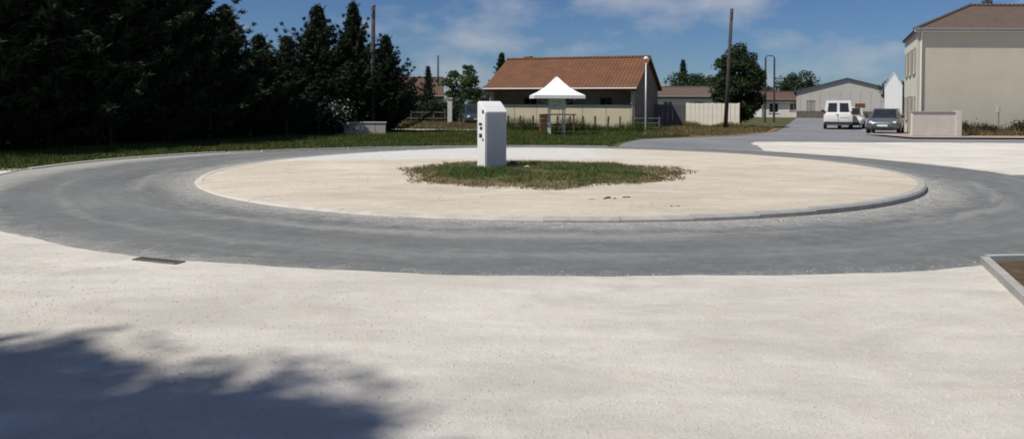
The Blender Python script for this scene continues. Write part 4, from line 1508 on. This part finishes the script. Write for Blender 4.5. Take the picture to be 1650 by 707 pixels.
def van(loc, heading, label):
    e = tag(empty('parked_van', loc, heading), label, 'van')
    h = .90
    st_ = [(-2.12, .84, .36, 1.10), (-2.09, .88, .30, 1.14), (-1.6, .90, .26, 1.15), (.6, .90, .26, 1.13), (1.3, .88, .26, 1.06), (1.8, .82, .28, .95), (2.05, .70, .32, .80), (2.1, .55, .38, .7)]
    loft(st_, 10, 5).build('body', 'car_white', e, True)
    lo = [(-2.08, -.86, 1.05), (1.35, -.80, 1.05), (1.35, .80, 1.05), (-2.08, .86, 1.05)]
    hi = [(-1.96, -.74, 1.93), (.50, -.72, 1.93), (.50, .72, 1.93), (-1.96, .74, 1.93)]
    m_ = MB().quad(*hi)
    for i in range(4):
        m_.quad(lo[i], lo[(i + 1) % 4], hi[(i + 1) % 4], hi[i])
    m_.build('cabin', 'car_white', e, bevel=.08)
    V = [Vector(p) for p in lo + hi]

    def pt(a_, b_, c_, d_, u, v):
        return (V[a_] * (1 - u) + V[b_] * u) * (1 - v) + (V[d_] * (1 - u) + V[c_] * u) * v

    def panel(idx, u0, u1, v0, v1, name, par=e, mat='glass_dark', off=.012):
        q = [pt(*idx, u0, v0), pt(*idx, u1, v0), pt(*idx, u1, v1), pt(*idx, u0, v1)]
        nn = (q[1] - q[0]).cross(q[3] - q[0]).normalized()
        return MB().quad(*[p + nn * off for p in q]).build(name, mat, par)
    back = (3, 0, 4, 7)
    panel(back, .11, .45, .12, .80, 'rear_window')
    panel(back, .55, .89, .12, .80, 'rear_window')
    panel((1, 2, 6, 5), .06, .94, .06, .92, 'windscreen')
    for idx, uu in (((0, 1, 5, 4), (.66, .93)), ((2, 3, 7, 6), (.07, .34))):
        panel(idx, uu[0], uu[1], .1, .85, 'side_window')
    MB().box(-2.145, -2.118, -.006, .006, .46, 1.06).build('door_gap', 'bumper', e)
    for s_ in (-1, 1):
        MB().box(-2.11, -1.99, s_ * .80 - .055, s_ * .80 + .055, .78, 1.25).build('tail_light', 'lamp_red', e, bevel=.02)
        MB().box(1.02, 1.16, s_ * .98 - .1, s_ * .98 + .1, 1.1, 1.3).build('mirror', 'bumper', e, bevel=.02)
        MB().box(1.92, 2.04, s_ * .6 - .12, s_ * .6 + .12, .66, .84).build('headlight', 'lamp_clear', e, bevel=.03)
    MB().box(-2.19, -2.06, -.86, .86, .33, .52).build('bumper', 'bumper', e, bevel=.03)
    MB().box(-2.142, -2.125, -.62, -.10, .80, .91).build('number_plate', 'plate', e)
    MB().box(-2.15, -2.128, .05, .10, .92, 1.02).build('door_handle', 'bumper', e)
    wheel_set(e, (-1.35, 1.35), .80, .32)
    return e


van((22.4, 51.6, .008), R(90 - 23), 'white van seen from behind, its two rear windows dark')
car((21.6, 43.4, .008), R(-90 - 26 - 5), 'car_grey', 'blue-grey hatchback facing us beside the beige building')
car((24.2, 53.5, .008), R(-90 - 25), 'car_pale', 'pale cream car mostly hidden behind the blue-grey hatchback', H=1.5)
car((-3.0, 57.5, 0), R(-90 + 12), 'car_teal', 'dark teal car in the grass between the gate pillar and the tiled house', W=1.75, H=1.6)

bpy.context.view_layer.update()
